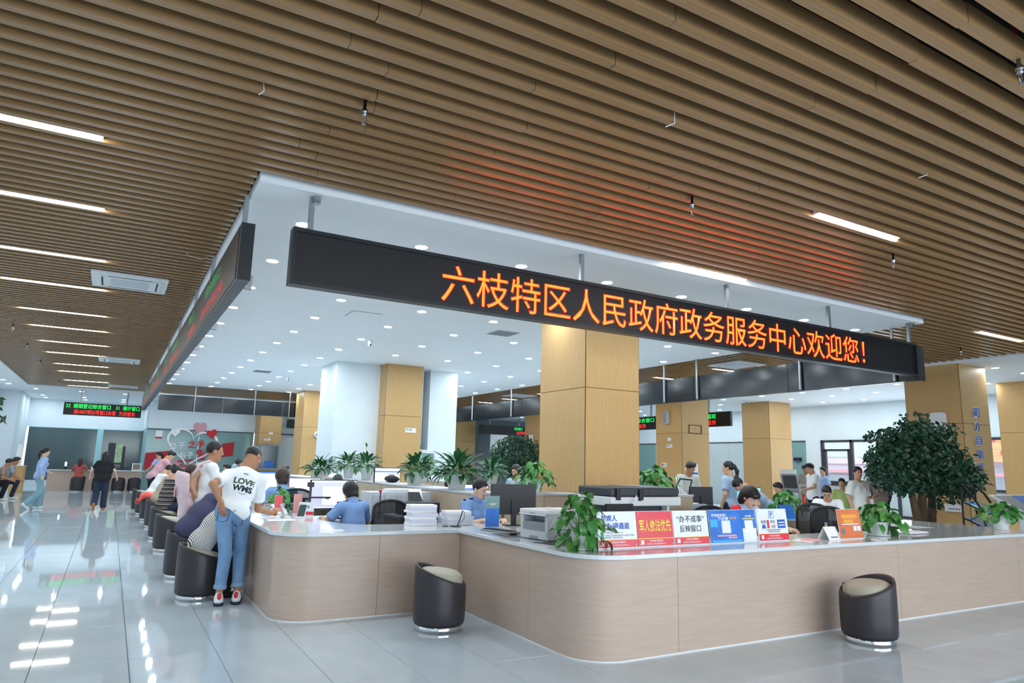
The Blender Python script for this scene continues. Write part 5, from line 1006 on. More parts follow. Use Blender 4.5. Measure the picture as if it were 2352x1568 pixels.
# copier
t = thing('copier', 'large dark topped office copier behind the poster boards', 'copier', (5.6, 6.75, 0))
MB().box((-.5, -.3, 0), (.42, .35, .8)).build('cabinet', 'plastic_grey', t, bev=.01); MB().box((-.5, -.2, .8), (.35, .3, 1.05)).build('recess', 'plastic_dark', t); MB().box((.33, -.3, .8), (.36, .3, 1.05)).build('side_post', 'plastic_white', t)
MB().box((-.56, -.34, 1.05), (.52, .34, 1.155)).build('scanner_body', 'plastic_white', t, bev=.012); MB().box((-.55, -.33, 1.158), (.5, .33, 1.265)).build('document_feeder', 'plastic_dark', t, bev=.02)
for x in (-.46, -.12): MB().box((x-.03, -.36, 1.12), (x+.03, -.33, 1.25)).build('hinge', 'plastic_black', t, bev=.004)
MB().box((.02, -.335, 1.185), (.42, -.33, 1.245)).build('feeder_flap', 'plastic_dark', t); MB().tube([(-.3, -.35, 1.06), (-.25, -.39, 1.12), (-.2, -.36, 1.17)], .008, 6).build('cable', 'plastic_white', t); MB().box((-.16, -.345, 1.11), (-.11, -.34, 1.14)).build('port', 'plastic_black', t); MB().box((-.1, -.3, 1.265), (.3, .3, 1.275)).build('lid_tray', 'plastic_mid', t)
t = thing('grey_printer', 'grey flat printer beside the narrow beige partition', 'printer', (7.75, 8.2, .8)); MB().box((-.55, -.2, 0), (.45, .22, .16)).build('body', 'plastic_mid', t, bev=.02); MB().box((-.52, -.205, .02), (-.4, -.2, .12)).build('side_vent', 'plastic_dark', t); MB().box((-.3, -.15, .16), (.3, .15, .175)).build('paper_tray', 'paper', t)
t = thing('inkjet_printer', 'black inkjet printer with raised paper feed behind the paper stack', 'printer', (3.46, 8.3, .84)); MB().box((-.24, -.16, 0), (.22, .2, .16)).build('body', 'plastic_black', t, bev=.012); MB().box((-.13, -.165, .03), (.12, -.16, .1)).build('output_slot', 'plastic_dark', t)
MB().add([(-.1, .12, .16), (.1, .12, .16), (.08, .2, .27), (-.08, .2, .27)], [(0, 1, 2, 3)]).build('feed_support', 'plastic_black', t); MB().add([(-.07, .15, .17), (.11, .15, .17), (.12, .24, .31), (-.06, .24, .31)], [(0, 1, 2, 3)]).build('paper_sheet', 'paper', t); MB().add([(-.2, .1, .16), (-.15, .1, .16), (-.13, .14, .22), (-.17, .14, .22)], [(0, 1, 2, 3)]).build('side_guide', 'plastic_mid', t)
t = thing('filing_cabinet', 'light grey drawer cabinet behind the inkjet printer', 'cabinet', (3.5, 9.25, 0)); MB().box((-.42, -.22, 0), (.45, .25, 1.08)).build('body', 'plastic_grey', t, bev=.006)
for k in range(5):
    d_ = MB().box((-.40+k*.17, -.232, .82), (-.25+k*.17, -.22, 1.05)).build('drawer', 'plastic_grey', t, bev=.004); MB().ell((-.325+k*.17, -.238, .95), (.012, .01, .012), 8, 6).build('knob', 'steel', d_)
for k in range(4): tag(MB().box((3.3+.02*k, 9.05+.01*k, 1.08+.01*k), (3.7+.02*k, 9.35, 1.089+.01*k)).build('document_folder', 'paper' if k % 2 else 'plastic_grey'), ['lowest', 'second', 'third', 'topmost'][k]+' thin folder lying on the grey drawer cabinet', 'folder', 'folders on the cabinet')
t = thing('call_lamp', 'thin black rod with red ball beside the officer', 'lamp', (3.14, 8.86, .75)); MB().cyl((0, 0, 0), (0, 0, .34), .008, 8).build('rod', 'plastic_black', t); MB().ell((0, 0, .355), (.022, .022, .022)).build('ball', 'red', t, smooth=True)
# ================================================================ things on the worktop
WZ = .8105
BX = ((1, 0, 0), (0, 0, 1))
def board(label, x0, x1, z1, y, rows, m, cat='poster board'):
    t = thing('poster_board', label, cat, ((x0+x1)/2, y, WZ), 0, 'acrylic poster boards'); w_ = x1-x0; h = z1-WZ; X = Matrix.Rotation(math.radians(-7), 4, 'X')
    q = MB(); q.X = X; q.box((-w_/2, 0, .012), (w_/2, .006, h)); q.build('panel', m, t); q = MB(); q.X = X; q.box((-w_/2-.004, .006, 0), (w_/2+.004, .009, h+.004)); q.build('acrylic_back', 'board_white', t)
    q = MB(); q.box((-w_/2*.9, .0, 0), (w_/2*.9, .09, .004)); q.build('foot', 'acrylic', t)
    Rt, Up = (1, 0, 0), tuple((X @ Vector((0, 0, 1))))
    for kk, (s, wl, hl, dx, dz, mm, off) in enumerate(rows):
        if s is None: c = [X @ Vector((dx+sx*wl/2, -.0008-.0002*kk, dz+sz*hl/2)) for sx, sz in ((-1, -1), (1, -1), (1, 1), (-1, 1))]; MB().add(c, [(0, 1, 2, 3)]).build('printed_field', mm, t)
        else: letter('lettering', s, wl, hl, tuple(X @ Vector((dx, -.001, dz))), Rt, Up, mm, t, off, .0006+.0002*kk)
    for sx in (-1, 1):
        for z in (.03, h-.02): q = MB(); q.X = X; q.cyl((sx*(w_/2-.018), 0, z), (sx*(w_/2-.018), -.004, z), .004, 8); q.build('screw', 'steel', t)
    return t
FT = lambda w_: [(None, w_-.004, .062, 0, .043, 'board_red', 0), (None, w_-.004, .006, 0, .077, 'board_yellow', 0), ('六枝办事·特事特办', .16, .017, 0, .056, 'ink_white', .01), ('六枝特区人民政府政务服务中心', .23, .015, 0, .031, 'ink_white', .005), (None, .034, .036, -w_/2+.05, .045, 'board_white', 0)]
BY = 4.775
board('white poster board with blue lettering about a barrier-free passage', 3.63, 4.05, 1.118, BY, FT(.42)+[('残疾人', .17, .055, -.085, .255, 'ink_blue', .02), ('无障碍通道', .30, .056, -.02, .19, 'ink_blue', .02), ('联系电话：18748742779', .17, .013, -.03, .135, 'ink_grey', 0.0), ('六枝特区人民政府政务服务中心竭诚为您服务，', .33, .015, .015, .112, 'ink_grey', 0.0), ('如果您有需要，请拨打联系电话。', .22, .015, -.06, .094, 'ink_grey', 0.0), (None, .03, .06, -.17, .115, 'ink_green', 0)], 'board_white')
board('red poster board with yellow characters about soldiers first', 4.055, 4.47, 1.118, BY, FT(.415)+[('军人依法优先', .365, .105, 0, .185, 'ink_yellow', .015)], 'board_red')
board('white poster board with black characters in quotation marks', 4.48, 4.91, 1.117, BY, FT(.43)+[('“办不成事”', .34, .062, 0, .235, 'ink_black', .004), ('反映窗口', .26, .062, -.01, .15, 'ink_black', .004)], 'board_white')
board('blue poster board with white slogan and blank pale square', 4.935, 5.36, 1.12, BY, [('政务服务领域', .2, .03, -.08, .262, 'ink_white', .02), ('突出问题', .135, .03, -.03, .232, 'ink_white', .02), ('随手拍', .09, .024, .1, .235, 'ink_orange', .02), (None, .115, .115, 0, .155, 'board_white', 0), (None, .25, .014, .0, .075, 'paper_pink', 0), (None, .12, .014, .075, .055, 'paper_pink', 0), (None, .1, .07, -.16, .19, 'board_azure', 0), (None, .4, .02, 0, .026, 'board_azure', 0)], 'board_blue')
board('narrow blue and white poster board with blank white square', 5.363, 5.553, 1.12, BY, [('企业之家', .085, .024, 0, .25, 'ink_white', .02), (None, .17, .008, 0, .225, 'ink_yellow', 0), (None, .188, .125, 0, .073, 'board_white', 0), (None, .115, .12, 0, .15, 'paper', 0)], 'board_blue')
board('white parking notice board with boxed letter P', 5.585, 6.02, 1.122, BY, FT(.435)+[(None, .07, .072, -.01, .26, 'ink_blue', 0), (None, .06, .062, -.01, .26, 'board_white', 0), ('P', .032, .046, -.01, .26, 'ink_blue', .02), ('免费', .07, .034, -.135, .19, 'ink_black', 0.0), ('停车', .07, .034, .0, .19, 'ink_black', 0.0), ('小时', .066, .034, .0, .145, 'ink_black', 0.0), ('1', .028, .08, -.07, .168, 'ink_red', .02), (None, .112, .082, .125, .168, 'ink_blue', 0), (None, .09, .01, .125, .182, 'board_white', 0), (None, .09, .01, .125, .155, 'board_white', 0), (None, .2, .008, 0, .112, 'ink_grey', 0), (None, .17, .008, 0, .095, 'ink_grey', 0), (None, .052, .016, -.135, .14, 'ink_blue', 0), (None, .034, .018, -.135, .156, 'ink_blue', 0), (None, .012, .01, -.152, .128, 'ink_blue', 0), (None, .012, .01, -.118, .128, 'ink_blue', 0)], 'board_white')
board('orange poster board standing alone beside the bushy plant', 6.68, 7.055, 1.118, 4.66, [(None, .26, .04, .0, .235, 'ink_orange', 0), (None, .16, .04, -.02, .185, 'ink_orange', 0), (None, .28, .01, 0, .155, 'board_white', 0), (None, .055, .05, .07, .11, 'board_white', 0), (None, .055, .05, .135, .11, 'board_white', 0), (None, .05, .06, -.13, .085, 'ink_grey', 0), (None, .17, .008, .08, .06, 'ink_orange', 0), (None, .37, .07, 0, .05, 'kraft', 0)][:6], 'board_orange')
# printer on the corner
t = thing('laser_printer', 'grey white multifunction laser printer on the counter corner', 'printer', (3.71, 5.66, WZ), math.radians(-81))
MB().box((-.2, -.2, .005), (.2, .19, .155)).build('body', 'plastic_grey', t, bev=.012); MB().box((-.2, -.05, .155), (.2, .19, .235)).build('upper_body', 'plastic_grey', t, bev=.012)
MB().box((-.2, -.2, .14), (-.15, -.05, .235)).build('cheek', 'plastic_grey', t, bev=.006); MB().box((.15, -.2, .14), (.2, -.05, .235)).build('cheek', 'plastic_grey', t, bev=.006); MB().box((-.15, -.18, .15), (.15, -.05, .165)).build('output_tray', 'plastic_mid', t); MB().box((-.155, -.202, .085), (.155, -.198, .15)).build('front_flap', 'plastic_mid', t)
MB().box((-.205, -.21, .235), (.205, .195, .275)).build('scanner_lid', 'plastic_white', t, bev=.012); q = MB(); q.add([(-.19, -.235, .225), (.19, -.235, .225), (.19, -.15, .277), (-.19, -.15, .277)], [(0, 1, 2, 3)]); q.build('control_panel', 'plastic_grey', t); q = MB(); q.add([(-.05, -.215, .2385), (.03, -.215, .2385), (.03, -.185, .2575), (-.05, -.185, .2575)], [(0, 1, 2, 3)]); q.build('display', 'plastic_dark', t)
for k in range(6): x = .06+.02*(k % 3); z = k//3; q = MB(); q.ell((x+.02, -.2+.02*z, .249+.0125*z), (.006, .006, .004), 8, 4); q.build('button', 'plastic_mid', t)
MB().box((-.06, -.204, .012), (.06, -.198, .035)).build('tray_grip', 'plastic_mid', t); tag(MB().box((3.68, 5.52, 1.0875), (3.9, 5.78, 1.09)).build('paper_sheet', 'paper'), 'loose white sheet lying on top of the laser printer', 'paper')
t = thing('keyboard', 'black and grey keyboard before the black monitor', 'keyboard', (3.56, 6.35, WZ), math.radians(-75)); MB().box((-.22, -.08, 0), (.22, .08, .018)).build('base', 'plastic_mid', t, bev=.004)
km = MB().box((-.0085, -.0085, 0), (.0085, .0085, .008)).mesh('key', 'plastic_black')
for r in range(5):
    for c in range(19): inst('key', km, t, (-.19+c*.0211, -.055+r*.0215, .018))
t = thing('computer_mouse', 'black computer mouse on the pad beside the keyboard', 'mouse', (3.52, 6.02, WZ+.003), math.radians(-70)); MB().ell((0, 0, .012), (.032, .055, .02), 14, 8).build('shell', 'plastic_black', t, smooth=True); MB().box((-.004, .02, .028), (.004, .035, .034)).build('wheel', 'plastic_mid', t)
tag(MB().prism([(3.35, 5.87), (3.62, 5.82), (3.66, 6.16), (3.38, 6.2)], WZ, WZ+.003).build('mouse_pad', 'plastic_black'), 'black mouse pad under the mouse by the keyboard', 'mouse pad'); tag(MB().prism([(3.38, 5.42), (3.46, 5.1), (3.75, 5.1), (3.7, 5.38)], WZ, WZ+.003).build('mouse_pad', 'plastic_black'), 'black mat lying between laser printer and pothos', 'mat')
def stack(label, x, y, z0, n, w_, d, names, tray=False):
    h = z0
    if tray:
        t = thing('paper_tray', 'clear acrylic tray holding the right paper stack', 'tray', (x, y, z0))
        for a, b in (((-.17, -.12, 0), (.17, .12, .004)), ((-.17, -.12, .004), (-.165, .12, .1)), ((.165, -.12, .004), (.17, .12, .1)), ((-.165, -.12, .004), (.165, -.116, .1))): MB().box(a, b).build('wall', 'acrylic', t)
        h += .006
    for k in range(n):
        th = random.uniform(.018, .04); dx, dy, a = random.uniform(-.012, .012), random.uniform(-.012, .012), random.uniform(-.12, .12)*(1 if k < n-1 else 1.6)
        o_ = MB().box((-w_/2, -d/2, 0), (w_/2, d/2, th)).build('paper_bundle', 'paper_lilac' if k % 2 else 'paper', None, bev=.003); o_.location = (x+dx, y+dy, h); o_.rotation_euler.z = a; h += th+.0005
        tag(o_, f'{ORD[k]} paper bundle from the bottom of the {names} stack', 'paper', f'paper bundles in the {names} stack')
stack('a', 3.05, 7.24, WZ, 7, .3, .21, 'left'); stack('b', 3.46, 7.2, WZ, 5, .29, .2, 'right', True)
t = thing('flyer_stand', 'blue green leaflet standing upright beside the black monitor', 'leaflet', (3.74, 6.86, WZ)); MB().box((-.085, 0, .002), (.085, .004, .33)).build('leaflet', 'board_blue', t); MB().box((-.085, -.001, .2), (.085, 0, .33)).build('printed_field', 'glass_teal', t); letter('lettering', '“无诈”', .1, .03, (0, -.001, .245), *FY, 'ink_white', t, .02); MB().box((-.088, .004, 0), (.088, .01, .335)).build('holder', 'acrylic', t)
t = thing('pen_cord_stand', 'small black pen stand with looped cord', 'pen stand', (3.36, 6.96, WZ)); MB().prism(rrect(-.04, -.02, .04, .02, .005), 0, .006).build('base', 'plastic_black', t); MB().tube([(0, 0, .005), (.03, 0, .08), (.06, 0, .17)], .006, 6).build('pen', 'plastic_black', t); MB().tube([(.06, 0, .17), (.085, 0, .15), (.08, 0, .09), (.03, 0, .03), (0, 0, .006)], .003, 5).build('cord', 'plastic_black', t)
for k, (x, y) in enumerate(((3.2, 7.0), (3.28, 6.98))): tag(MB().cyl((x, y, WZ+.006), (x+.06, y-.02, WZ+.006), .005, 6).build('pen', 'plastic_black'), ['left', 'right'][k]+' of two short black pens before the paper stacks', 'pen', 'pens before the stacks')
tag(MB().prism([(1.88, 6.84), (2.08, 6.83), (2.09, 6.97), (1.87, 6.98)], WZ, WZ+.001).build('note_sheet', 'paper'), 'white printed note taped to the left corner worktop', 'paper')
def ph_stand(x, y, rz, label, m):
    t = thing('phone_stand', label, 'phone stand', (x, y, WZ), rz); MB().prism(rrect(-.06, -.05, .06, .05, .01), 0, .012).build('base', 'plastic_white', t, bev=.002); q = MB(); q.X = Matrix.Translation((0, .01, .01)) @ Matrix.Rotation(math.radians(-24), 4, 'X'); q.box((-.05, 0, 0), (.05, .012, .16)); q.build('back_plate', 'plastic_white', t); q = MB(); q.X = Matrix.Translation((0, .01, .01)) @ Matrix.Rotation(math.radians(-24), 4, 'X'); q.box((-.044, -.003, .008), (.044, 0, .15)); q.build('screen', m, t)
ph_stand(1.88, 8.55, math.radians(100), 'white tilted signature tablet stand, seen edge-on on the left', 'plastic_dark'); ph_stand(2.02, 8.45, math.radians(-40), 'white tilted signature tablet stand with dark green screen', 'glass_dark')
t = thing('name_plate_stand', 'acrylic card stand with red footer beside the tablet stands', 'card stand', (2.13, 8.62, WZ), math.radians(-25)); MB().box((-.09, 0, .0), (.09, .006, .17)).build('card', 'board_white', t); MB().box((-.088, -.001, .02), (.088, 0, .06)).build('printed_field', 'board_red', t); letter('lettering', '服务', .08, .035, (0, 0, .115), *FY, 'ink_black', t, .02)
for k, (x, y, w_, d, m, l) in enumerate(((1.75, 8.2, .3, .21, 'paper', 'white form lying under the tablet stands'), (1.68, 8.5, .21, .3, 'paper', 'white form under the hand of the leaning man'), (6.2, 4.74, .3, .2, 'paper', 'white sheets lying right of the parking board'), (6.32, 4.76, .26, .18, 'paper_pink', 'pale pink sheet lying right of the parking board'), (7.05, 4.52, .2, .07, 'paper', 'small white slip before the orange board'), (2.75, 9.1, .24, .2, 'kraft', 'yellow envelope before the officer with black bob'))):
    o_ = MB().box((-w_/2, -d/2, 0), (w_/2, d/2, .0012)).build('paper_sheet', m); o_.location = (x, y, (WZ if k < 5 else .751)+.0015*(k == 3)); o_.rotation_euler.z = .2*k; tag(o_, l, 'paper')
tag(MB().prism([(9.66, 4.47), (9.8, 4.46), (9.84, 4.6), (9.7, 4.61)], WZ, WZ+.001).build('note_card', 'paper_pink'), 'small orange pink note card at the right end of the counter', 'card')
for k in range(3): o_ = MB().box((-.2, -.12, 0), (.2, .12, .006)).build('newspaper', ['ink_grey', 'paper', 'paper'][k]); o_.location = (8.32+.03*k, 4.92, WZ+.0065*k); o_.rotation_euler.z = .15*k-.1; tag(o_, ['bottom', 'middle', 'top'][k]+' folded newspaper lying right of the bushy plant', 'newspaper', 'newspapers on the counter')
t = thing('tent_card', 'small white folded tent card left of the orange board', 'card', (6.6, 4.74, WZ)); MB().add([(-.1, -.07, 0), (.1, -.07, 0), (.1, 0, .13), (-.1, 0, .13), (-.1, .07, 0), (.1, .07, 0)], [(0, 1, 2, 3), (3, 2, 5, 4)]).build('folded_card', 'paper', t); MB().add([(-.05, -.059, .022), (.06, -.059, .022), (.06, -.053, .034), (-.05, -.053, .034)], [(0, 1, 2, 3)]).build('printed_field', 'ink_grey', t)
t = thing('glue_bottle', 'small yellow labelled bottle behind the orange board edge', 'bottle', (6.72, 4.86, WZ)); MB().lathe([(.022, 0), (.022, .1), (.012, .115), (.012, .13)], 14).build('bottle', 'board_yellow', t, smooth=True); MB().lathe([(.014, .13), (.014, .16)], 12).build('cap', 'plastic_mid', t)
t = thing('pen', 'black pen held upright by the woman behind the boards', 'pen', (6.2, 5.42, .86)); MB().cyl((0, 0, 0), (.015, 0, .15), .005, 6).build('barrel', 'plastic_black', t); t.location = (6.24, 5.5, .83)
t = thing('id_card', 'red and white card held by the leaning man', 'card', (1.8, 8.62, .93)); MB().box((-.045, -.001, 0), (.045, .001, .19)).build('card', 'paper_pink', t); MB().box((-.042, -.002, .05), (.042, -.001, .185)).build('printed_field', 'board_red', t); t.location = (1.785, 8.555, .875)
t = thing('folded_leaflet', 'pink leaflet standing beside the small pothos', 'leaflet', (2.16, 9.2, WZ)); MB().box((-.055, 0, 0), (.055, .003, .24)).build('leaflet', 'paper_pink', t); MB().box((-.055, .003, 0), (.055, .04, .002)).build('foot', 'acrylic', t)
t = thing('desk_phone', 'white desk telephone beside the tablet stands', 'telephone', (1.9, 9.05, WZ)); MB().add([(-.09, -.1, 0), (.09, -.1, 0), (.09, .1, 0), (-.09, .1, 0), (-.09, -.1, .02), (.09, -.1, .02), (.09, .1, .07), (-.09, .1, .07)], [(3, 2, 1, 0), (4, 5, 6, 7), (0, 1, 5, 4), (1, 2, 6, 5), (2, 3, 7, 6), (3, 0, 4, 7)]).build('base', 'plastic_white', t, bev=.006); MB().tube([(-.065, -.1, .06), (-.065, -.05, .075), (-.065, .06, .1), (-.065, .11, .1)], .02, 8).build('handset', 'plastic_white', t, smooth=True)
t = thing('document_camera', 'black folding document camera beside the lilac monitor', 'document camera', (2.24, 8.92, .75)); MB().prism(rrect(-.07, -.06, .07, .06, .01), 0, .02).build('base', 'plastic_black', t); MB().box((-.012, -.012, .02), (.012, .012, .42)).build('post', 'plastic_black', t); MB().box((-.04, -.05, .4), (.03, .03, .46)).build('camera_head', 'plastic_black', t, bev=.006); MB().box((.0, -.015, .26), (.26, .01, .28)).build('side_arm', 'plastic_black', t); MB().box((.2, -.02, .25), (.24, .01, .26)).build('lens_block', 'plastic_dark', t)
t = thing('desk_tray', 'black document tray with white sheets on the officer desk', 'tray', (2.55, 8.86, .75)); t.location = (2.8, 8.86, .751); MB().box((-.18, -.09, 0), (.18, .1, .02)).build('tray', 'plastic_black', t); MB().box((-.15, -.08, .02), (.14, .09, .026)).build('paper_sheets', 'paper', t)
t = thing('desk_phone', 'white desk telephone on the officer desk', 'telephone', (2.36, 8.99, .75)); t.location = (2.28, 9.2, .75); MB().box((-.06, -.1, 0), (.06, .1, .05)).build('base', 'plastic_white', t, bev=.01); MB().tube([(-.03, -.1, .06), (-.03, 0, .075), (-.03, .1, .07)], .018, 8).build('handset', 'plastic_white', t, smooth=True)
tc = thing('tent_sign', 'blue and red folded sign on the inner desk', 'sign', (8.75, 7.0, .81)); MB().add([(-.17, -.06, 0), (.17, -.06, 0), (.15, 0, .2), (-.15, 0, .2)], [(0, 1, 2, 3)]).build('front_panel', 'board_blue', tc); MB().add([(.17, -.06, 0), (.19, .1, 0), (.16, .05, .2), (.15, 0, .2)], [(0, 1, 2, 3)]).build('side_panel', 'board_red', tc); MB().add([(-.17, -.06, 0), (.15, 0, .2), (-.15, 0, .2)], [(0, 2, 1)]).build('back_panel', 'paper', tc)
t = thing('ballpoint_pen', 'white and yellow pen in the hand of the man with glasses', 'pen', (10.75, 7.72, .83)); MB().cyl((0, 0, 0), (-.04, -.02, .16), .006, 6).build('barrel', 'plastic_white', t); MB().box((.0, -.02, -.018), (.09, .02, 0)).build('pen_base', 'board_yellow', t)
# things on the far partition top
for k, (y, m, w_, l) in enumerate(((15.2, 'paper', .2, 'crumpled white papers right of the lily trough'), (15.6, 'deep_red', .12, 'small dark red wrapped bundle right of the lily trough'), (15.4, 'glass_dark', .1, 'small dark green box right of the lily trough'))):
    o_ = MB().ell((0, 0, w_*.35), (w_*.6, w_, w_*.35), 8, 6).build('desk_clutter', m); o_.location = (4.3, y, 1.13 if y < 15.05 else 1.06); tag(o_, l, 'clutter')
t = thing('handbag', 'black bag lying on the partition behind the budded lily', 'bag', (4.3, 11.6, PZ)); MB().ell((0, 0, .06), (.1, .28, .06), 14, 8).build('body', 'black_cloth', t, smooth=True); MB().tube([(0, -.2, .08), (0, -.1, .13), (0, .1, .13), (0, .2, .08)], .008, 6).build('strap', 'black_cloth', t)
# red bag on the stool
t = thing('plastic_bag', 'red plastic shopping bag lying on a dark stool', 'bag', (.9, 18.35, .5)); sdf_obj('body', [eli((0, 0, .06), (.2, .2, .085)), cap((-.1, -.08, .06), (-.22, -.1, -.05), .06, .03), eli((.1, .05, .08), (.12, .12, .07))], 'bag_red', t, .016); MB().tube([(-.18, -.1, .0), (-.26, -.12, -.02), (-.27, -.1, -.1), (-.22, -.08, -.12), (-.18, -.06, -.06)], .016, 6).build('handle', 'bag_red', t, smooth=True)
# ================================================================ far counter and bench at the left
t = thing('far_counter', 'short beige counter with white top at the far left wall', 'counter', (-.4, 32.95, 0))
for k in range(2): MB().box((-1.65+k*1.65, 0, 0), (-.004+k*1.65, .05, .79)).build('panel', 'counter_wood', t)
MB().box((-1.7, -.05, .79), (1.7, .65, .825)).build('counter_top', 'stone', t)
t = thing('photo_frame', 'white framed picture standing on the far counter', 'picture', (.62, 32.98, .825)); t.location = (1.02, 33.0, .825); MB().box((-.17, 0, 0), (.17, .02, .3)).build('frame', 'plastic_white', t); MB().box((-.13, -.002, .04), (.13, 0, .26)).build('picture', 'taupe', t)
for k, (x, m, l) in enumerate(((-.55, 'paper', 'white cup on the far counter'), (-.35, 'plastic_grey', 'grey box on the far counter'), (-.05, 'leaf', 'small green plant on the far counter'))): o_ = MB().lathe([(.05, 0), (.06, .12), (.04, .14)], 10).build('counter_item', m); o_.location = (x, 33.2, .825); tag(o_, l, 'desk item')
t = thing('bench', 'dark bench under the two seated men at the left edge', 'bench', (-3.0, 27.0, 0)); MB().box((-.3, -1.2, .40), (.25, 1.2, .46)).build('seat', 'plastic_dark', t, bev=.02)
for y in (-1, 1): MB().box((-.2, y-.03, 0), (.15, y+.03, .4)).build('leg', 'steel', t)
t = thing('lectern_box', 'small wooden box cabinet by the far left pilaster', 'cabinet', (-2.9, 31.0, 0)); MB().box((-.12, -.2, 0), (.25, .6, .95)).build('body', 'column_wood', t); MB().box((-.14, -.22, .95), (.27, .62, .98)).build('top_board', 'desk_wood', t)
tag(MB().add([(-3.02, 31.3, .98), (-2.78, 31.3, .98), (-2.85, 31.5, 1.75), (-2.97, 31.5, 1.75), (-3.02, 31.33, .98), (-2.78, 31.33, .98), (-2.85, 31.53, 1.75), (-2.97, 31.53, 1.75)], [(0, 1, 2, 3), (7, 6, 5, 4), (0, 4, 5, 1), (1, 5, 6, 2), (2, 6, 7, 3), (3, 7, 4, 0)]).build('notice_board', 'plastic_white'), 'narrow white notice board standing on the wooden box cabinet', 'board')
mat('foliage_view', (176, 196, 150), .5, noise=.35, nscale=6)
d1 = struct('door_1', MB().box((-.1, 37.9, .25), (.2, 37.96, 2.0)).box((.5, 37.9, .25), (.62, 37.96, 1.85)).box((.2, 37.9, 1.0), (.5, 37.96, 1.08)), 'frame_dark'); MB().box((.2, 37.92, 1.08), (.5, 37.94, 1.98)).build('pane', 'foliage_view', d1)
# ================================================================ right hand side
t = thing('brochure_stand', 'white brochure stand with blue panel before the wood column', 'stand', (10.75, 10.85, 0)); MB().box((-.17, .06, 0), (.17, .09, 1.6)).build('back_panel', 'plastic_white', t); MB().box((-.15, .05, 1.24), (.15, .06, 1.42)).build('blue_panel', 'ink_blue', t)
for z in (.5, .75, 1.0): MB().box((-.17, -.1, z), (.17, .06, z+.02)).build('shelf', 'plastic_white', t); [MB().box((-.15+.055*k, -.05, z+.02), (-.14+.055*k, .0, z+.2)).build('brochure', 'paper', t) for k in range(6)]
t = thing('self_service_kiosk', 'grey self service terminal with tilted screen beside the right column', 'kiosk', (15.1, 11.9, 0)); t.rotation_euler.z = math.radians(-42); MB().box((-.14, -.1, 0), (.14, .15, .95)).build('pedestal', 'plastic_grey', t, bev=.02); q = MB(); q.X = Matrix.Translation((0, 0, 1.2)) @ Matrix.Rotation(math.radians(-38), 4, 'X'); q.prism(rrect(-.2, -.04, .2, .04, .03), -.27, .27); q.build('head', 'plastic_mid', t, bev=.01); q = MB(); q.X = Matrix.Translation((0, 0, 1.2)) @ Matrix.Rotation(math.radians(-38), 4, 'X'); q.box((-.16, -.056, -.18), (.16, -.05, .2)); q.build('screen', 'plastic_dark', t)
t = thing('brochure_rack', 'black wire rack with sloped shelves of blue leaflets', 'rack', (12.9, 6.33, 0))
for s_ in (-1, 1): MB().tube([(s_*.22, .2, 1.36), (s_*.22, .05, 1.2), (s_*.22, -.1, .95), (s_*.22, -.16, .6), (s_*.22, -.18, 0)], .018, 6).build('side_rail', 'plastic_black', t, smooth=True); MB().tube([(s_*.22, .2, 1.36), (s_*.22, .2, 0)], .018, 6).build('rear_post', 'plastic_black', t)
MB().tube([(-.22, .2, 1.35), (.22, .2, 1.35)], .012, 6).build('cross_bar', 'plastic_black', t)
for k, z in enumerate((.95, .68, .42)):
    q = MB(); q.add([(-.24, .18, z+.12), (.24, .18, z+.12), (.24, -.22, z-.06), (-.24, -.22, z-.06), (-.24, .18, z+.1), (.24, .18, z+.1), (.24, -.22, z-.08), (-.24, -.22, z-.08)], [(3, 2, 1, 0), (4, 5, 6, 7), (2, 3, 7, 6), (0, 1, 5, 4), (1, 2, 6, 5), (3, 0, 4, 7)]); sh_ = q.build('shelf', 'plastic_black', t)
    for c in range(3): x = -.23+c*.16; MB().add([(x, .16, z+.116), (x+.14, .16, z+.116), (x+.14, -.2, z-.044), (x, -.2, z-.044)], [(3, 2, 1, 0)]).build('leaflet', ['board_azure', 'board_blue', 'glass_teal'][(c+k) % 3], sh_)
t = thing('tablet_table', 'white edged slanted touch screen at the right edge', 'touch screen', (13.35, 5.86, 0)); MB().box((-.06, .0, 0), (.06, .1, .95)).build('pedestal', 'plastic_white', t); q = MB(); q.add([(-.72, -.28, .95), (.72, -.28, .95), (.6, .3, 1.2), (-.55, .3, 1.2), (-.72, -.28, .92), (.72, -.28, .92), (.6, .3, 1.17), (-.55, .3, 1.17)], [(0, 1, 2, 3), (7, 6, 5, 4), (0, 4, 5, 1), (1, 5, 6, 2), (2, 6, 7, 3), (3, 7, 4, 0)]); q.build('frame', 'plastic_white', t); MB().add([(-.64, -.24, .969), (.64, -.24, .969), (.53, .26, 1.185), (-.49, .26, 1.185)], [(0, 1, 2, 3)]).build('screen', 'plastic_mid', t); MB().add([(-.3, -.24, .971), (.64, -.24, .971), (.53, .26, 1.187), (.1, .26, 1.187)], [(0, 1, 2, 3)]).build('screen_field', 'board_blue', t)
tag(MB().box((18.3, 14.2, 0), (18.34, 14.75, 1.55)).build('standing_board', 'plastic_white'), 'tall white board standing by the teal glass', 'board')
t = thing('reading_paper', 'sheet of paper in the hands of the man in grey t-shirt', 'paper', (17.52, 13.42, 1.09)); MB().box((-.12, -.1, 0), (.1, .1, .002)).build('sheet', 'paper', t)
t = thing('reading_paper', 'white paper held by the man in taupe jacket', 'paper', (13.9, 8.92, 1.07)); MB().box((-.1, -.08, -.1), (.06, .08, -.098)).build('sheet', 'paper', t); MB().box((-.1, -.08, -.24), (-.098, .08, -.1)).build('hanging_half', 'paper', t)
t = thing('door_lock', 'blue and black door lock on the teal glass', 'lock', (22.46, 17.3, 1.95)); MB().box((-.03, -.16, -.06), (.02, .16, .06)).build('case', 'plastic_black', t); MB().box((-.035, -.1, -.1), (0, .1, -.05)).build('label', 'ink_blue', t)
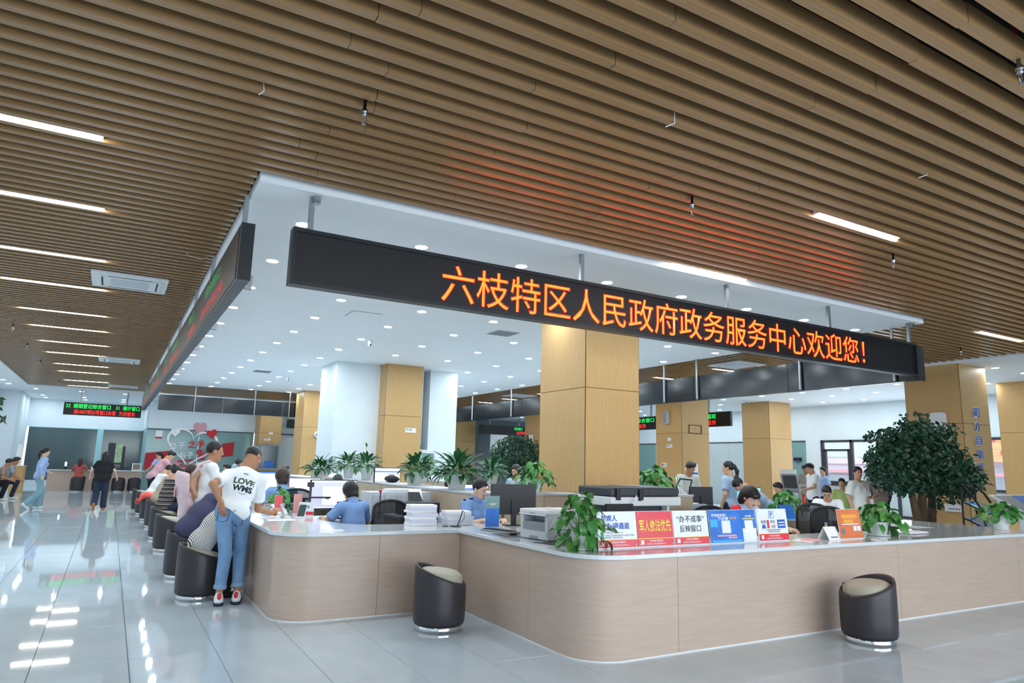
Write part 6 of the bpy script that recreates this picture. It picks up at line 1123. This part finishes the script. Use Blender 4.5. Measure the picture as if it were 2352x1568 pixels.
t = thing('lamp_desk_arm', 'black angled document lamp behind the copier plant', 'lamp', (8.6, 9.15, .8)); MB().tube([(-.05, 0, 0), (.0, 0, .35), (.12, 0, .52)], .014, 6).build('arm', 'plastic_black', t); MB().tube([(.12, 0, .52), (.4, 0, .5)], .014, 6).build('head_bar', 'plastic_black', t); MB().tube([(.4, 0, .5), (.3, 0, .2)], .014, 6).build('side_arm', 'plastic_black', t); MB().box((-.1, -.1, -.01), (.3, .1, .0)).build('base', 'plastic_black', t)
# ================================================================ outside the right window
b = thing('shop_building', 'pale building with pink awning and arches outside the window', 'building', (29, 14, 0))
MB().box((0, -10, 0), (.4, 12, 7)).build('facade', 'plastic_grey', b)
mat('facade_pale', (206, 198, 206), .8, noise=.05); mat('shop_orange', (226, 160, 84), .7, noise=.1, nscale=3, stretch=(1, .2, 6)); mat('awning', (222, 140, 150), .7)
for k in range(9): MB().box((-.12, -9.8+k*2.4, 1.9), (0, -7.6+k*2.4, 6.9)).build('wall_panel', 'facade_pale', b)
for k in range(9): MB().box((-.12, -9.8+k*2.4, 0), (-.02, -7.8+k*2.4, 1.4)).build('shop_window', 'glass_frost', b); MB().box((-.9, -9.9+k*2.4, 1.5), (0, -7.6+k*2.4, 1.62)).build('awning', 'awning', b)
for k in range(5): MB().box((-.16, 2.2+k*1.6, 2.2), (-.12, 3.5+k*1.6, 3.8)).build('upper_window', 'glass_frost', b)
s_ = thing('shop_sign', 'orange plank shop sign with a red character outside', 'sign', (28.6, 13.3, 2.75)); 
for k in range(6): MB().box((-.06, -1.6, -.72+k*.24), (0, 1.6, -.49+k*.24)).build('plank', 'shop_orange', s_)
letter('lettering', '顶', .8, .62, (-.07, -.12, .28), *FX, 'red', s_, .04); MB().cyl((-.06, -.2, -.38), (-.09, -.2, -.38), .11, 14).build('red_dot', 'red', s_)
ground = struct('ground_outside', MB().box((22.7, -12, -.3), (60, 60, -.05)), 'plastic_grey')
struct('ground_front', MB().box((-30, -40, -.3), (40, -5.2, -.05)), 'plastic_grey')
